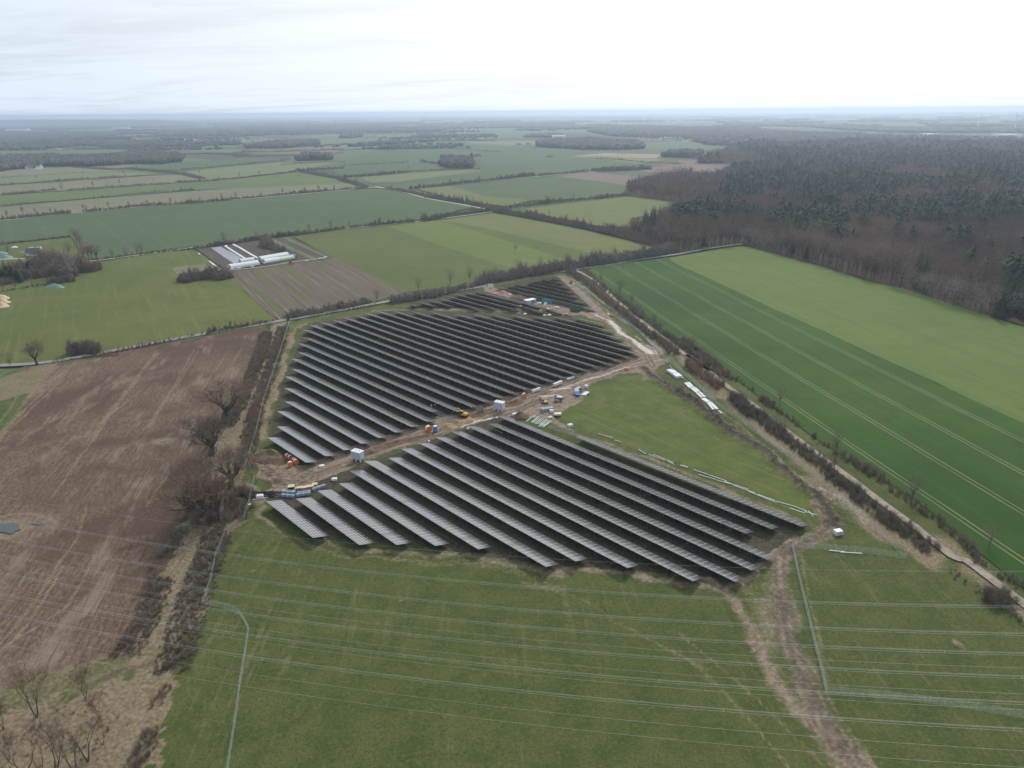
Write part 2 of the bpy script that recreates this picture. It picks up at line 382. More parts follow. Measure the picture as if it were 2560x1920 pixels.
for q in ('E 0,870 240,640 500,370', 'E 0,850 220,625 480,370', 'E 580,860 760,620 1000,310', 'E 600,880 790,600 1010,320', 'E 920,820 1100,560 1250,290', 'E 960,790 1140,520 1275,300',
          'E 330,1250 700,720 900,560', 'E 1290,560 1480,290', 'E 1420,500 1560,280', 'X 0,860 220,580 500,160 E 560,1300', 'X 60,880 250,600 400,360', 'X 0,900 430,600 600,300', 'E 940,1300 1090,1080', 'E 300,330 240,420 0,760'):
    stroke('straw', q, 1.5, .74, .2)
for q in ('X 870,1250 950,1000 1060,640 1150,380 1240,200 1300,50', 'X 905,1250 985,1000 1095,650 1185,380 1275,200 1335,50', 'E 1340,1330 1500,960 1600,700 1660,480 1740,250', 'X 870,1250 820,1500 760,1700', 'X 905,1250 860,1500 800,1700'):
    stroke('dirt', q, 1.4, .5, .1)
stroke('dirt', 'X 560,1130 700,1060 860,1030 980,970', 5, .55); stroke('dirt', 'X 0,1420 180,1290 400,1150', 4, .5)
stroke('dark', 'X 560,1130 700,1060 860,1030 980,970', 5, .8)
# fields beyond the hedge on the right of the site are separate sheets; brown verge strips beside it
stroke('straw', 'd 1500,640 1650,800 F 0,330 300,620 700,950 1000,1190 1300,1450 1600,1660 H 1700,200 2000,480 2300,700', 11, .85)
stroke('straw', 'F 850,1130 1100,1290 1330,1500', 12, .85); stroke('gravel', 'F 900,1180 1050,1270 1230,1400', 9, .38, .9)
stroke('gravel', 'd 800,170 1000,330 1200,490 1500,690 1700,860 1900,1060 2100,1230 F 100,560 400,800 700,1060 860,1170 1000,1290', 4.5, .36, .5)
stroke('gravel', 'd 850,190 1060,340 1300,540 1500,700 1640,840', 3, .5, .4)
# building-site soil between the two blocks
fill('dirt', 'P 636,1160 650,1158 706,1170 760,1168 800,1155 870,1125 960,1090 1075,1060 1130,1030 1200,1010 1260,985 1330,960 1480,905 1590,870 1620,862 1660,900 1640,930 1560,935 1500,950 1480,965 1470,985 1450,1000 1440,1010 1405,1025 1380,1035 1400,1060 1330,1045 1255,1045 1180,1065 1090,1095 960,1140 900,1165 870,1185 840,1210 795,1225 740,1235 700,1245 650,1250 645,1235 690,1205 655,1185')
fill('dirt', 'd 60,260 230,285 430,330 560,370 700,400 900,440 1060,470 1160,525 1130,560 900,520 600,505 330,490 100,480 0,490 -300,470 -300,440 100,450 560,480 600,450 350,380 100,310')
stroke('dirt', 'd 760,180 830,240 920,310 1010,390 1090,470 1170,560 1280,660 1400,770 1520,840 1600,890', 11, .95)
stroke('dirt', 'c 1000,335 1500,325 2212,350 d 300,490', 4, .8)
stroke('dirt', 'd 1640,900 1480,985 1560,1060', 12, .95)
for q, wd in (('d 1480,985 1600,1085 1800,1200 1950,1310 2212,1490', 6), ('F 0,570 100,650 300,790 500,930 700,1100 860,1230 980,1350 1005,1420', 5.5)):
    d = stroke('dirt', q, wd + 1, 1, 1); stroke('dark', q, wd, .95, 1)
    bump += np.clip(1 - d / (wd * .55), 0, 1) * (.4 + 1.3 * vnoise(X, Y, .7, 9))
stroke('gravel', 'd 1010,500 1170,555', 2, .8); stroke('gravel', 'd 1180,565 1300,670 1400,730 1490,810 1540,850', 5.0, .95); stroke('gravel', 'd 700,1175 830,1125 1100,1040 1400,960', 2.2, .65)
stroke('gravel', 'k 1050,830 1300,720 1700,600', 2.5, .75); stroke('gravel', 'm 1100,510 1400,480', 4, .7); stroke('gravel', 'm 1250,350 1450,330 1650,290', 3, .65)
stroke('gravel', 'd 1420,690 1530,790 1590,850', 1.4, .6)
stroke('gravel', 'd 820,130 900,190 1000,280 1060,340', 2.5, .5)
# brush and straw along the left edge of the upper block, loop road and perimeter at the lower right
d = stroke('straw', 'c 470,445 390,465 330,530 280,650 225,850 170,1000 125,1150 90,1350 60,1460', 5, 1); stroke('dirt', 'c 330,530 280,650 225,850 170,1000 125,1150 90,1350 50,1480 0,1600', 3.5, .5); bump += np.clip(1 - d / 2.5, 0, 1) * .8 * vnoise(X, Y, .8, 12)
stroke('straw', 'c 470,445 900,370 1050,330 1300,325', 2.5, .7)
stroke('dirt', 'g 330,520 600,500 700,700 900,850', 9, .9); stroke('dirt', 's 60,340 130,500 200,450', 5, .8)
LOOP = 'F 880,1290 960,1370 1000,1430 H 985,110 930,150 800,190 700,230 640,290 640,400 655,550 690,700 730,900 800,1100 880,1250 980,1400 1150,1646 1400,1950'
stroke('dirt', LOOP, 7.5, .85); stroke('dirt', 'H 650,520 690,700 730,900 800,1100 880,1250', 10, .8); stroke('dirt', 'H 880,1290 980,1420 1150,1646 1400,1950', 12, .85); stroke('dark', 'H 960,120 930,150 800,190 700,230 640,290', 4, .6); stroke('dark', 'H 690,560 640,700 640,950 760,1180', 2.5, .55)
stroke('dirt', 'H 150,440 330,540 430,700 500,900 620,1100 780,1300 960,1450', 6.5, .72); stroke('dirt', 'H 640,330 590,500 560,700 600,860', 13, .46)
stroke('straw', 'H 420,480 560,620 640,800', 12, .5)
fill('straw', 'H 480,230 560,130 700,110 760,160 640,300 560,330', .8); stroke('dirt', 'H 560,150 640,200', 6, .6)
for q in ('H 0,780 250,1000 500,1200 800,1500 1000,1700', 'H 0,900 300,1180 600,1500 760,1700', 'H 760,260 880,700 960,1200 1300,1700'): stroke('straw', q, 1.8, .55, .3)
for q in ('s 130,540 220,650 380,750 560,820 800,868 1200,888 1600,905 2000,1000 2212,1060 t 0,1060 300,1090', 's 180,600 300,720 450,800 700,855 1150,905 1600,925 1950,1010', 't 230,1080 480,1200 700,1330 900,1430 1050,1520 1300,1660'):
    stroke('straw', q, 2.0, .52, .5)
for q, wd, v in (('s 180,520 120,560 230,650', 4, .7), ('s 530,760 860,830', 5, .5), ('s 860,830 1200,850 1500,850', 5.5, .62), ('s 1500,850 1850,930 2200,980', 6, .62), ('t 150,955 450,955 700,985 1050,1060 1350,1085', 6, .68), ('t 1350,1085 1600,1000 1720,900 1760,800', 4, .75), ('t 200,-30 900,180 1500,440 1950,620', 4, .62), ('m 1300,1050 1700,1250', 5, .7), ('m 400,900 700,880 1100,960', 6, .65)):
    stroke('dirt', q, wd, v)
fill('dirt', 't 1700,700 1820,690 1900,760 1800,800 1720,780', .7)
for q in ('d 0,1460 400,1330 800,1180 1200,1040 1500,930', 'd 0,1400 300,1290 700,1150 1100,1010 1450,900', 'g 1100,1200 1500,900 2100,700 k 0,1150 600,950 1300,760 2000,560', 'g 1300,860 1500,760 1750,800 1700,960 1450,980 1300,860', 'd 300,1400 500,1300 600,1200 900,1070', LOOP, 'H 670,520 720,760 770,950 860,1150 960,1300 1100,1500', 'H 620,520 650,760 700,950 790,1180 900,1350 1050,1560', 'g 380,560 700,760 900,960', 'd 1560,960 1500,850 1300,690 1100,530'):
    d = dpoly(X, Y, W(q)); rut = np.clip(1 - np.abs(d - 1.1) / .7, 0, 1); wt_['dark'] = np.maximum(wt_['dark'], rut * .7 * (wt_['dirt'] > .3)); bump -= rut * .12
# triangle of fresh grass and the right-hand strips are a little fresher than the foreground
fill('lush', 'd 1460,1000 1700,1180 2212,1500 F 0,600 500,950 900,1290 950,1370 700,1320 300,1130 0,1010 d 1100,1560 760,1400 740,1320 960,1180', .8)
fill('lush', 'c 300,440 450,440 330,520 180,1000 60,1400 0,1620 -100,1640 0,1380 240,700', .9)
fill('lush', 'A 1790,1440 2212,1360 2212,1400 1960,1460', .6)
for q in ('d 1215,1095 1400,1210 2212,1640', 'd 1550,1130 1900,1330 F 0,700 400,980', 'd 950,1440 1000,1340 1130,1240 1120,1200', 'd 960,1470 1020,1370 1150,1250', 'F 0,820 600,1150 800,1280', 't 700,0 1300,160 1900,480'): stroke('straw', q, 1.0, .5, .2)
stroke('dirt', 'P 2388,1608 2400,1614', 4, .8, .3); stroke('straw', 'P 2390,1609 2402,1615', 3, .9)
for q in ('P 632,1426', 'P 576,1592', 'P 712,1460', 'P 1002,1502'): 
    a_ = W1(q); stroke('straw', '%s %f,%f' % (q, PX(a_[0] + .5, a_[1])[0], PX(a_[0] + .5, a_[1])[1]), 1.3, .9, .2)
# sparse, poorer grass and soil where tables stand, shade between rows painted in
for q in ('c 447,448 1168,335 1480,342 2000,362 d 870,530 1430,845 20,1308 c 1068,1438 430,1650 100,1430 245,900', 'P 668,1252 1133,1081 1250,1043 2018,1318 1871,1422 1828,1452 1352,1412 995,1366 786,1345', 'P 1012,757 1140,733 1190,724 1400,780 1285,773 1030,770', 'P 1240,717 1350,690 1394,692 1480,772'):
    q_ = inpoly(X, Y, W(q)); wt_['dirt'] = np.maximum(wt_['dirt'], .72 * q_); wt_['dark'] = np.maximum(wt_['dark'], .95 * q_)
NEAR = W('X -1200,1500 E -900,480 -500,430 0,405 240,392 500,350 1000,255 1500,165 1860,108 c 300,440 700,345 1000,295 1500,225 1950,140 d 0,280 400,185 820,130 930,160 1150,310 1400,470 1600,650 1850,810 2212,1100 F 270,430 500,600 680,740 850,860 1000,960 1300,1140 1500,1260 1720,1450 1950,1640 H 2030,340 2700,800 2700,2600 X -1500,2600')
near = inpoly(X, Y, NEAR); sinkd = dpoly(X, Y, NEAR + NEAR[:1])
Z = np.abs(wt_['dirt'] * (vnoise(X, Y, .9, 21) * .35 + vnoise(X, Y, .3, 22) * .3)) + vnoise(X, Y, .05, 23) * .2 + bump
Z = np.where(near, np.maximum(Z, 0) * np.clip(sinkd / 3, 0, 1), -np.clip(sinkd / 4, 0, 1) * .12)
Z = Z + np.zeros(X.shape)
ny, nx = X.shape
Vg = np.stack([X, Y, Z], -1).reshape(-1, 3); I = np.arange(nx * ny).reshape(ny, nx)
Fg = np.stack([I[:-1, :-1], I[:-1, 1:], I[1:, 1:], I[1:, :-1]], -1).reshape(-1, 4)
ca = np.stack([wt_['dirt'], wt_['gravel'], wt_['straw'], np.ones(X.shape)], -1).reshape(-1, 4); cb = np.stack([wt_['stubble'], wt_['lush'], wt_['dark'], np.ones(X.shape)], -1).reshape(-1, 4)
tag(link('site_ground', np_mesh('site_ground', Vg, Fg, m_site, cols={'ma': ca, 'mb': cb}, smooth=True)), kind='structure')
def gz(x, y):                                # height of the near land
    i = int(round((x - gx[0]) / CELL)); j = int(round((y - gy[0]) / CELL))
    return float(max(Z[j, i], 0)) if 0 <= i < nx and 0 <= j < ny else 0.0

# ================================================================== fields beyond the site
_fz = [0.0]
def field(pts, mat, name='field', z=None):
    if isinstance(pts, str): pts = W(pts)
    _fz[0] += .012
    far = max(abs(p_[1]) for p_ in pts); z = z if z is not None else (.03 + _fz[0] * (.4 if far < 1200 else 2.0))
    import mathutils.geometry as mg
    out = []
    for (x0, y0), (x1, y1) in zip(pts, pts[1:] + pts[:1]):
        L = math.hypot(x1 - x0, y1 - y0); k = max(1, min(60, int(L / 9)))
        for i in range(k):
            t = i / k; jt = 0 if i == 0 else rnd.uniform(-1, 1) * min(.35, L * .004); out.append((x0 + (x1 - x0) * t + jt * (y1 - y0) / L, y0 + (y1 - y0) * t - jt * (x1 - x0) / L, 0))
    cx0, cy0 = out[0][0], out[0][1]; vv, _, tri, *_r_ = mg.delaunay_2d_cdt([Vector((q[0] - cx0, q[1] - cy0)) for q in out], [], [list(range(len(out)))], 2, 1e-4)
    me = bpy.data.meshes.new(name); me.from_pydata([(q[0] + cx0, q[1] + cy0, z) for q in vv], [], [tuple(t) for t in tri])
    me.materials.append(mat)
    if me.polygons and me.polygons[0].normal.z < 0: me.flip_normals()
    me.update(); return tag(link(name, me), kind='structure')
TR = (.30, .27, .19)
f_dgreen = field_mat('dark_wheat', (.024, .060, .011), (.044, .086, .016), streak=.2, tram=(22.0, 173.6, TR, .62, .24), fine=.35)
f_lgreen = field_mat('light_wheat', (.080, .122, .028), (.100, .140, .035), streak=.2, tram=(22.0, 300, (.07, .10, .05), .9, .6), fine=.35)
f_bgreen = field_mat('blue_green_wheat', (.052, .082, .034), (.064, .096, .038), ang=-55, streak=.12, tram=(30, 4, (.13, .12, .085), .45, .5), fine=.2)
f_beige = field_mat('beige_ley', (.125, .125, .075), (.15, .145, .085), ang=25)
f_green = field_mat('fresh_meadow', (.072, .105, .034), (.090, .120, .038), ang=25)
f_pale = field_mat('pale_meadow', (.105, .135, .055), (.125, .145, .062), ang=25)
f_brown = field_mat('ploughland', (.13, .095, .082), (.15, .115, .095), ang=20)
f_pink = field_mat('pinkish_ploughland', (.24, .16, .12), (.27, .19, .14), ang=20)
f_left = field_mat('left_meadow', (.070, .090, .022), (.100, .112, .030), ang=-60, streak=.45, cs=(.14, .14, .065), fine=.3)
f_mid = field_mat('middle_meadow', (.068, .090, .024), (.086, .104, .030), ang=-45, streak=.3, fine=.25)
f_midl = field_mat('middle_meadow_bright', (.090, .122, .028), (.105, .132, .034), ang=-45, streak=.3, fine=.2)
f_midy = field_mat('middle_meadow_pale', (.096, .116, .034), (.114, .128, .042), ang=-45, streak=.4, fine=.2)
f_farg = field_mat('far_green', (.065, .100, .042), (.08, .112, .045), ang=10)
# far plain, drawn back to front
BIGP = 'M -850,560 0,540 20,520 -100,450 0,345 500,290 900,290 1270,335 1500,350 2000,345 2212,330 R 450,315 250,350 -60,352 0,440 M 2100,420 1900,445 1640,490 1250,525 950,560 700,590 440,610 300,595'
field(BIGP, f_bgreen)
field('M 800,292 1250,288 1270,318 1050,318 830,305', f_beige); field('M 0,355 480,320 490,300 300,305 0,330', f_green)
field('M 140,205 340,205 380,222 60,250 0,235', f_beige); field('M 240,235 1200,215 1480,240 1100,270 500,290 240,305', f_farg)
field('M 1960,300 2212,290 R 180,310 460,320 250,352 M 2212,335 1960,345', f_farg)
field('A 0,355 840,342 820,360 300,385 0,390', f_farg); field('A 740,240 1000,232 990,262 740,258', f_farg); field('A 1060,330 1600,300 1500,330 1100,345', f_farg)
field('A 250,330 400,325 390,345 260,345', f_pink)
field('M 1500,385 1700,368 2060,376 2040,400 1620,396', f_pink); field('M 1410,395 1640,400 1900,435 2100,410 1700,385', f_pale)
field('M 1950,462 2212,440 R 80,430 560,450 380,490 0,497 M 1930,492', f_brown)
field('A -400,495 300,465 480,460 780,482 780,495 0,528 -400,545', f_beige); field('A -400,560 0,530 500,498 860,490 1010,505 500,545 -400,590', f_pale)
field('A -400,610 0,580 900,520 1200,505 1400,540 1100,562 440,608 -400,660', f_beige); field('A -500,700 0,642 440,612 1400,548 1900,492 2212,545 M 170,575 A 1290,604 840,638 20,708 -500,760', f_green)
field('A -500,770 20,712 840,642 1290,608 M 100,562 180,592 A 1900,625 1540,660 540,745 0,795 -500,850', f_beige)
field('A 850,468 1100,430 1600,400 1880,412 1560,442 1160,478 900,478', f_bgreen); field('A 1180,490 1560,448 1800,432 2212,425 1900,482 1600,522 1340,535', f_pale)
field('A 1880,395 2212,370 M 0,340 300,330 0,430 A 2212,420 1820,430', f_farg)
field('M 130,525 830,474 930,484 450,545 300,560 200,560', f_pale); field('M 180,560 440,548 940,486 1250,500 1240,522 950,548 450,600 310,592', f_bgreen)
field('M 495,600 720,580 900,620 1240,670 1080,712 980,700 830,685 650,640', f_midy); field('M 715,582 960,553 1390,518 1840,572 1830,628 1600,660 1240,675 900,638', f_bgreen)
field('M 1385,517 1620,490 2060,528 1840,575', f_brown); field('M 1180,728 1850,648 2212,690 R 160,703 0,738 M 1865,790 1855,850 1500,820', f_midy)
field('A -700,850 0,803 460,757 2212,608 M 300,603 560,657 850,720 500,800 0,855 A 1700,910 1080,992 640,1055 540,1045 455,905 0,957 -700,1010', f_bgreen)
# nearer fields
field('A -700,1030 0,958 455,908 540,1040 640,1065 1080,1003 1250,990 1350,1085 1480,1180 1745,1412 E 1790,108 1500,157 1200,210 1000,257 640,325 330,368 0,395 -700,430', f_left)
field('A 1100,1105 1340,1080 1420,1120 1200,1200', f_beige)
field('M 980,752 1200,788 1500,848 1850,922 2070,972 1700,1062 1400,1112 900,1205 430,1262 0,1065 A 2130,1035 1885,905 M 0,860 480,818', f_mid)
field('M 300,835 620,800 1190,965 1530,1080 1400,1112 1140,1120 640,960', f_midl); field('M 1000,754 1200,790 1500,850 1850,924 2070,974 1800,1040 1600,1010 900,840 640,800', f_midy)
# market garden: strips of bare soil, weeds and beds
m_gard, nt = new_mat('market_garden'); p = pos(nt)
gv = nt.map(p, RA(60.5), (.004, .24, 1)); s1 = nt.noise(gv, 1, 3, .5); s2 = nt.noise(nt.map(p, RA(60.5), (.01, .9, 1)), 1, 4, .6); s3 = nt.noise(p, .5, 4, .7)
c = nt.mix(nt.ramp(s2, .35, .65), (.082, .064, .050), (.135, .108, .086))
c = nt.mix(nt.ramp(s1, .57, .60), c, (.088, .105, .038)); c = nt.mix(nt.m('MULTIPLY', nt.ramp(s2, .66, .70), .8), c, (.27, .26, .14))
c = nt.mix(nt.m('MULTIPLY', nt.ramp(s3, .5, .75), .3), c, (.06, .045, .035)); finish(m_gard, nt, c, .95, .1)
field('e 480,565 1400,455 2080,375 2212,430 M 430,1262 200,1330 c 330,398 E 1800,106 A 1745,1410 1480,1180', m_gard)
m_gard2 = field_mat('dark_beds', (.062, .050, .044), (.088, .072, .062), ang=-60.5, streak=.5, fine=.3)
field('e 60,250 300,225 620,180 1100,100 1450,85 2080,372 1500,430 500,560', m_gard2)
field('e 270,230 420,215 780,400 610,465', field_mat('fleece_covered_beds', (.24, .25, .28), (.33, .34, .37), ang=-60.5, streak=.6, cs=(.12, .12, .12)), 'covered_beds')
field('e 1100,115 1190,105 1850,400 1760,410', field_mat('weedy_bed', (.10, .12, .05), (.12, .13, .05), ang=-60.5)); field('e 1330,95 1400,85 2000,372 1960,375', field_mat('weedy_bed_two', (.10, .12, .05), (.12, .13, .05), ang=-60.5))
# crops right of the site
field('d 930,160 1060,95 1500,40 1700,22 R 0,1040 0,1092 200,1180 800,1462 F 540,0 2212,770 3600,1400 3600,2600 H 2500,700 2212,500 F 1960,1630 1730,1440 1500,1250 1300,1130 1000,950 850,850 690,730 500,590 270,420 d 1850,800 1600,640 1400,460 1150,300', f_dgreen)
field('R -60,1062 -60,1042 0,1030 180,1000 350,972 430,968 650,1030 1180,1185 1450,1245 2212,1490 3600,1950 F 3600,1400 2212,770 540,0 R 800,1462 200,1180 0,1092', f_lgreen)
# forest floor
FOREST = 'M 1850,900 2060,975 R 0,1010 100,990 400,955 650,1020 900,1085 1180,1175 1400,1232 1900,1400 2212,1475 2700,1650 2900,1500 2900,330 2212,330 1180,300 700,320 450,322 300,350 100,440 560,452 380,492 150,540 0,520 M 1840,600 1850,640 2212,685 R 160,700 0,735'
field(FOREST, m_litter, 'forest_floor', z=.02)

# ---- roads, tracks, water
def ribbon(name, s, width, mat, z):
    pts = W(s) if isinstance(s, str) else s
    # resample smoothly
    P_ = [Vector((a, c_, 0)) for a, c_ in pts]; sm = []
    for i in range(len(P_) - 1):
        p0 = P_[max(i - 1, 0)]; p1 = P_[i]; p2 = P_[i + 1]; p3 = P_[min(i + 2, len(P_) - 1)]; k = max(2, int((p2 - p1).length / 6))
        for j in range(k):
            t = j / k; sm.append(.5 * ((2 * p1) + (p2 - p0) * t + (2 * p0 - 5 * p1 + 4 * p2 - p3) * t * t + (3 * p1 - p0 - 3 * p2 + p3) * t ** 3))
    sm.append(P_[-1]); V = []
    for i, q in enumerate(sm):
        d = (sm[min(i + 1, len(sm) - 1)] - sm[max(i - 1, 0)]).normalized(); nrm = Vector((-d.y, d.x, 0)); wv = width * (1 + rnd.uniform(-.04, .04))
        V += [tuple(q + nrm * wv / 2 + Vector((0, 0, z))), tuple(q - nrm * wv / 2 + Vector((0, 0, z)))]
    F = [(2 * i + 1, 2 * i + 3, 2 * i + 2, 2 * i) for i in range(len(sm) - 1)]
    return tag(link(name, np_mesh(name, V, F, mat)), kind='structure')
m_asph = plain('worn_asphalt', (.19, .187, .185), .9, scale=1.5, var=.18); m_gravel = soil_mat('pale_gravel', (.22, .185, .15), (.34, .30, .25), .5)
m_lane = plain('pale_lane', (.42, .40, .37), .9, scale=.3, var=.2)
ribbon('road', 'E -700,420 -300,408 0,398 240,385 500,345 800,290 1200,215 1500,163 1780,115 1860,100 c 300,412 700,338 1100,265 1500,205 1950,128 d 140,235 450,175 780,135 900,118 1150,82 1500,25 R 0,1016 180,983 400,952', 4.6, m_asph, .40)
ribbon('gravel_road', 'd 900,128 1060,215 1250,390 1450,560 1620,690 1800,830 1920,910 2060,1000 F 40,330 100,368 300,530 480,660 700,832 900,985 1100,1130 1300,1285 1500,1430 1750,1630 H 1830,315 1990,430 2212,600 2600,880', 2.8, m_gravel, .46)
ribbon('lane', 'A -600,860 0,805 460,757 900,717 1540,667 2212,608 M 170,592 300,597', 3.2, m_lane, .9)
ribbon('lane', 'M 225,583 420,625 570,663 800,705 1000,742', 3.5, m_lane, .95); ribbon('lane', 'M 1000,745 480,812 0,858 A 1700,912 1080,1000 620,1062 530,1070', 3.0, m_lane, .7)
ribbon('lane', 'M 1000,745 1400,815 1850,905 2080,970', 3.0, m_lane, .7); ribbon('lane', 'M 440,600 930,552 1330,515 1600,490', 3.0, m_lane, .9)
ribbon('garden_path', 'e 490,570 1000,520 1500,440 1960,385', 3.0, plain('path_grit', (.27, .25, .19), .95), .62)
ribbon('farm_lane', 'f -200,640 150,612 420,612', 3.5, m_lane, .5)
m_water, nt = new_mat('pond_water'); finish(m_water, nt, (.03, .035, .04), .05, .5)
for cx, cy, ra, rb in ((52, 1445, 78, 34), (240, 1415, 36, 8), (1052, 888, 18, 6)):
    field(W('E ' + ' '.join('%f,%f' % (cx + ra * math.cos(t * .35) * (1 + .16 * math.sin(t * 2.1)), cy + rb * math.sin(t * .35) * (1 + .2 * math.cos(t * 1.7))) for t in range(18))), m_water, 'pond', z=.26)

# ================================================================== vegetation
def prisms(segs, n=4):
    """segments (p, q, r0, r1) -> vertices and quads"""
    S = np.array([list(p) + list(q) + [a, b_] for p, q, a, b_ in segs], float)
    P0, P1, R0, R1 = S[:, :3], S[:, 3:6], S[:, 6], S[:, 7]
    d = P1 - P0; d /= np.linalg.norm(d, axis=1)[:, None] + 1e-9
    ref = np.where(np.abs(d[:, 2:3]) > .9, np.array([[1., 0, 0]]), np.array([[0, 0, 1.]]))
    a = np.cross(d, ref); a /= np.linalg.norm(a, axis=1)[:, None] + 1e-9; b_ = np.cross(d, a)
    ang = 2 * np.pi * np.arange(n) / n; ca, sa_ = np.cos(ang), np.sin(ang)
    ring = a[:, None] * ca[None, :, None] + b_[:, None] * sa_[None, :, None]
    V = np.concatenate([P0[:, None] + ring * R0[:, None, None], P1[:, None] + ring * R1[:, None, None]], 1).reshape(-1, 3)
    i = np.arange(n); f = np.stack([i, (i + 1) % n, n + (i + 1) % n, n + i], -1)
    F = (np.arange(len(S))[:, None, None] * 2 * n + f[None]).reshape(-1, 4)
    return V, F
def twigs(P0, P1, wd, rg):
    """thin tapering triangles from P0 to P1"""
    d = P1 - P0; s = np.cross(d, rg.normal(size=d.shape)); s /= np.linalg.norm(s, axis=1)[:, None] + 1e-9
    wd = np.asarray(wd).reshape(-1, 1) * np.ones((len(P0), 1))
    V = np.stack([P0 - s * wd / 2, P0 + s * wd / 2, P1], 1).reshape(-1, 3)
    return V, np.arange(len(V)).reshape(-1, 3)
def grow_tree(seed, H, trunk=.22, spread=.62, levels=5, nch=(5, 4, 3, 3), r0=.45, up=.35, ratio=.72, twn=4, twl=1.3, twd=.05, split=1):
    rg = random.Random(seed); big = []; fine = []; ends = []
    def seg(p, d, L, r, lev):
        k = 3 if lev < 3 else 2; q = Vector(p); d = Vector(d).normalized(); pts = []
        for i in range(k):
            d = (d + Vector((rg.gauss(0, 1), rg.gauss(0, 1), rg.gauss(0, .6))) * (.10 + .05 * lev) + Vector((0, 0, .06 if lev else 0))).normalized()
            n_ = q + d * (L / k); ra = r * (1 - .45 * i / k); rb = r * (1 - .45 * (i + 1) / k)
            (big if lev < 3 else fine).append((q, n_, ra, rb)); q = n_; pts.append((Vector(q), Vector(d), rb))
        if lev + 1 >= levels: ends.append((Vector(p), Vector(q))); return
        n = nch[min(lev, len(nch) - 1)]
        for c in range(n):
            at = pts[-1] if (c < 2 or lev == 0) else pts[rg.randrange(0, len(pts))]
            az = 2 * math.pi * (c + rg.random() * .7) / n; ti = spread * rg.uniform(.6, 1.25)
            a = at[1].orthogonal().normalized(); bb = at[1].cross(a)
            nd = at[1] * math.cos(ti) + (a * math.cos(az) + bb * math.sin(az)) * math.sin(ti); nd.z += up * .3
            seg(at[0], nd, L * ratio * rg.uniform(.75, 1.15) * (1.55 if lev == 0 else 1), at[2] * .72, lev + 1)
    for s_ in range(split):
        lean = Vector((0, 0, 1)) if split == 1 else Vector((math.cos(s_ * 2.3 + seed) * .3, math.sin(s_ * 2.3 + seed) * .3, 1))
        seg((0, 0, -.3), lean, H * trunk, r0 / (split ** .5), 0)
    zs = max(q.z for _, q in ends) + .6; k = H / zs
    sc = lambda L: [(a * k, b_ * k, c_ * k ** .5, d_ * k ** .5) for a, b_, c_, d_ in L]
    big, fine = sc(big), sc(fine); rgn = np.random.default_rng(seed)
    E0 = np.array([list(a * k) for a, _ in ends]); E1 = np.array([list(b_ * k) for _, b_ in ends])
    t = rgn.random((len(E0), twn, 1)); base = (E0[:, None] * (1 - t) + E1[:, None] * t).reshape(-1, 3)
    dr = (E1 - E0); dr /= np.linalg.norm(dr, axis=1)[:, None] + 1e-9
    dd = (dr[:, None] * .9 + rgn.normal(size=(len(E0), twn, 3)) * .65 + np.array([0, 0, .25])).reshape(-1, 3)
    TV, TF = twigs(base, base + dd * twl * rgn.uniform(.5, 1.1, (len(base), 1)), twd, rgn)
    return big, fine, TV, TF
def tree_meshes(nm, seed, H, bark, twig, n_big=5, **kw):
    big, fine, TV, TF = grow_tree(seed, H, **kw)
    V, F = prisms(big, n_big); tm = np_mesh('trunk', V, F, bark, smooth=True)
    if fine:
        V, F = prisms(fine, 3); F2 = np.concatenate([F[:, [0, 1, 2]], F[:, [0, 2, 3]]]); V2 = np.concatenate([V, TV]); F3 = np.concatenate([F2, TF + len(V)])
    else: V2, F3 = TV, TF
    return tm, np_mesh('crown', V2, F3, twig), H
def fuzz_meshes(seed, H, bark, twig, R=.30, ntw=260, base=.22, tl=1.7, tw=.10, col=False, cone=False):
    """light template: trunk, a few limbs and a cloud of twigs; cone=True for a conifer"""
    rg = np.random.default_rng(seed)
    if cone:
        segs = [((0, 0, -.3), (0, 0, H * .97), .22, .03)]; n = ntw; z = H * (1 - rg.random(n) ** .6 * (1 - base)); a = rg.random(n) * 6.283
        rr = (H - z) * R * 1.15 + .25; rr = rr * rg.uniform(.55, 1.05, n)
        P0 = np.stack([np.cos(a) * .05, np.sin(a) * .05, z + .15 * rr], 1); P1 = np.stack([np.cos(a) * rr, np.sin(a) * rr, z - .22 * rr], 1)
        d = P1 - P0; s = np.stack([-np.sin(a), np.cos(a), 0 * a], 1); wv = (rr * .19)[:, None]
        m1 = P0 * .45 + P1 * .55
        V = np.stack([P0, m1 - s * wv, P1, m1 + s * wv], 1).reshape(-1, 3); F = np.arange(len(V)).reshape(-1, 4); F = np.concatenate([F[:, [0, 1, 2]], F[:, [0, 2, 3]]])
    else:
        segs = [((0, 0, -.3), (0, 0, H * .5), H * .013, H * .009)]; cz = H * (base + 1) / 2; hz = H * (1 - base) / 2; R0 = R * H
        for i in range(7):
            a = i * 2.4 + rg.random(); z0 = H * (base + .1 * rg.random()); rr = R0 * rg.uniform(.5, .85)
            segs.append(((0, 0, z0), (math.cos(a) * rr, math.sin(a) * rr, z0 + (H - z0) * rg.uniform(.45, .8)), H * .006, H * .002))
        v = rg.normal(size=(ntw, 3)); v /= np.linalg.norm(v, axis=1)[:, None]; r = rg.random(ntw) ** .45 * (1 + .12 * np.sin(v[:, 0] * 5 + seed) + .10 * np.cos(v[:, 1] * 6))
        c = v * r[:, None] * np.array([R0, R0, hz]) + np.array([0, 0, cz]); dd = v * .8 + rg.normal(size=v.shape) * .45 + np.array([0, 0, .45])
        dd *= (tl * rg.uniform(.5, 1.2, ntw) / (np.linalg.norm(dd, axis=1) + 1e-9))[:, None]
        V, F = twigs(c - dd * .5, c + dd * .5, tw, rg)
    TVp, TFp = prisms(segs, 4 if not cone else 5)
    return (TVp, TFp), (V, F)
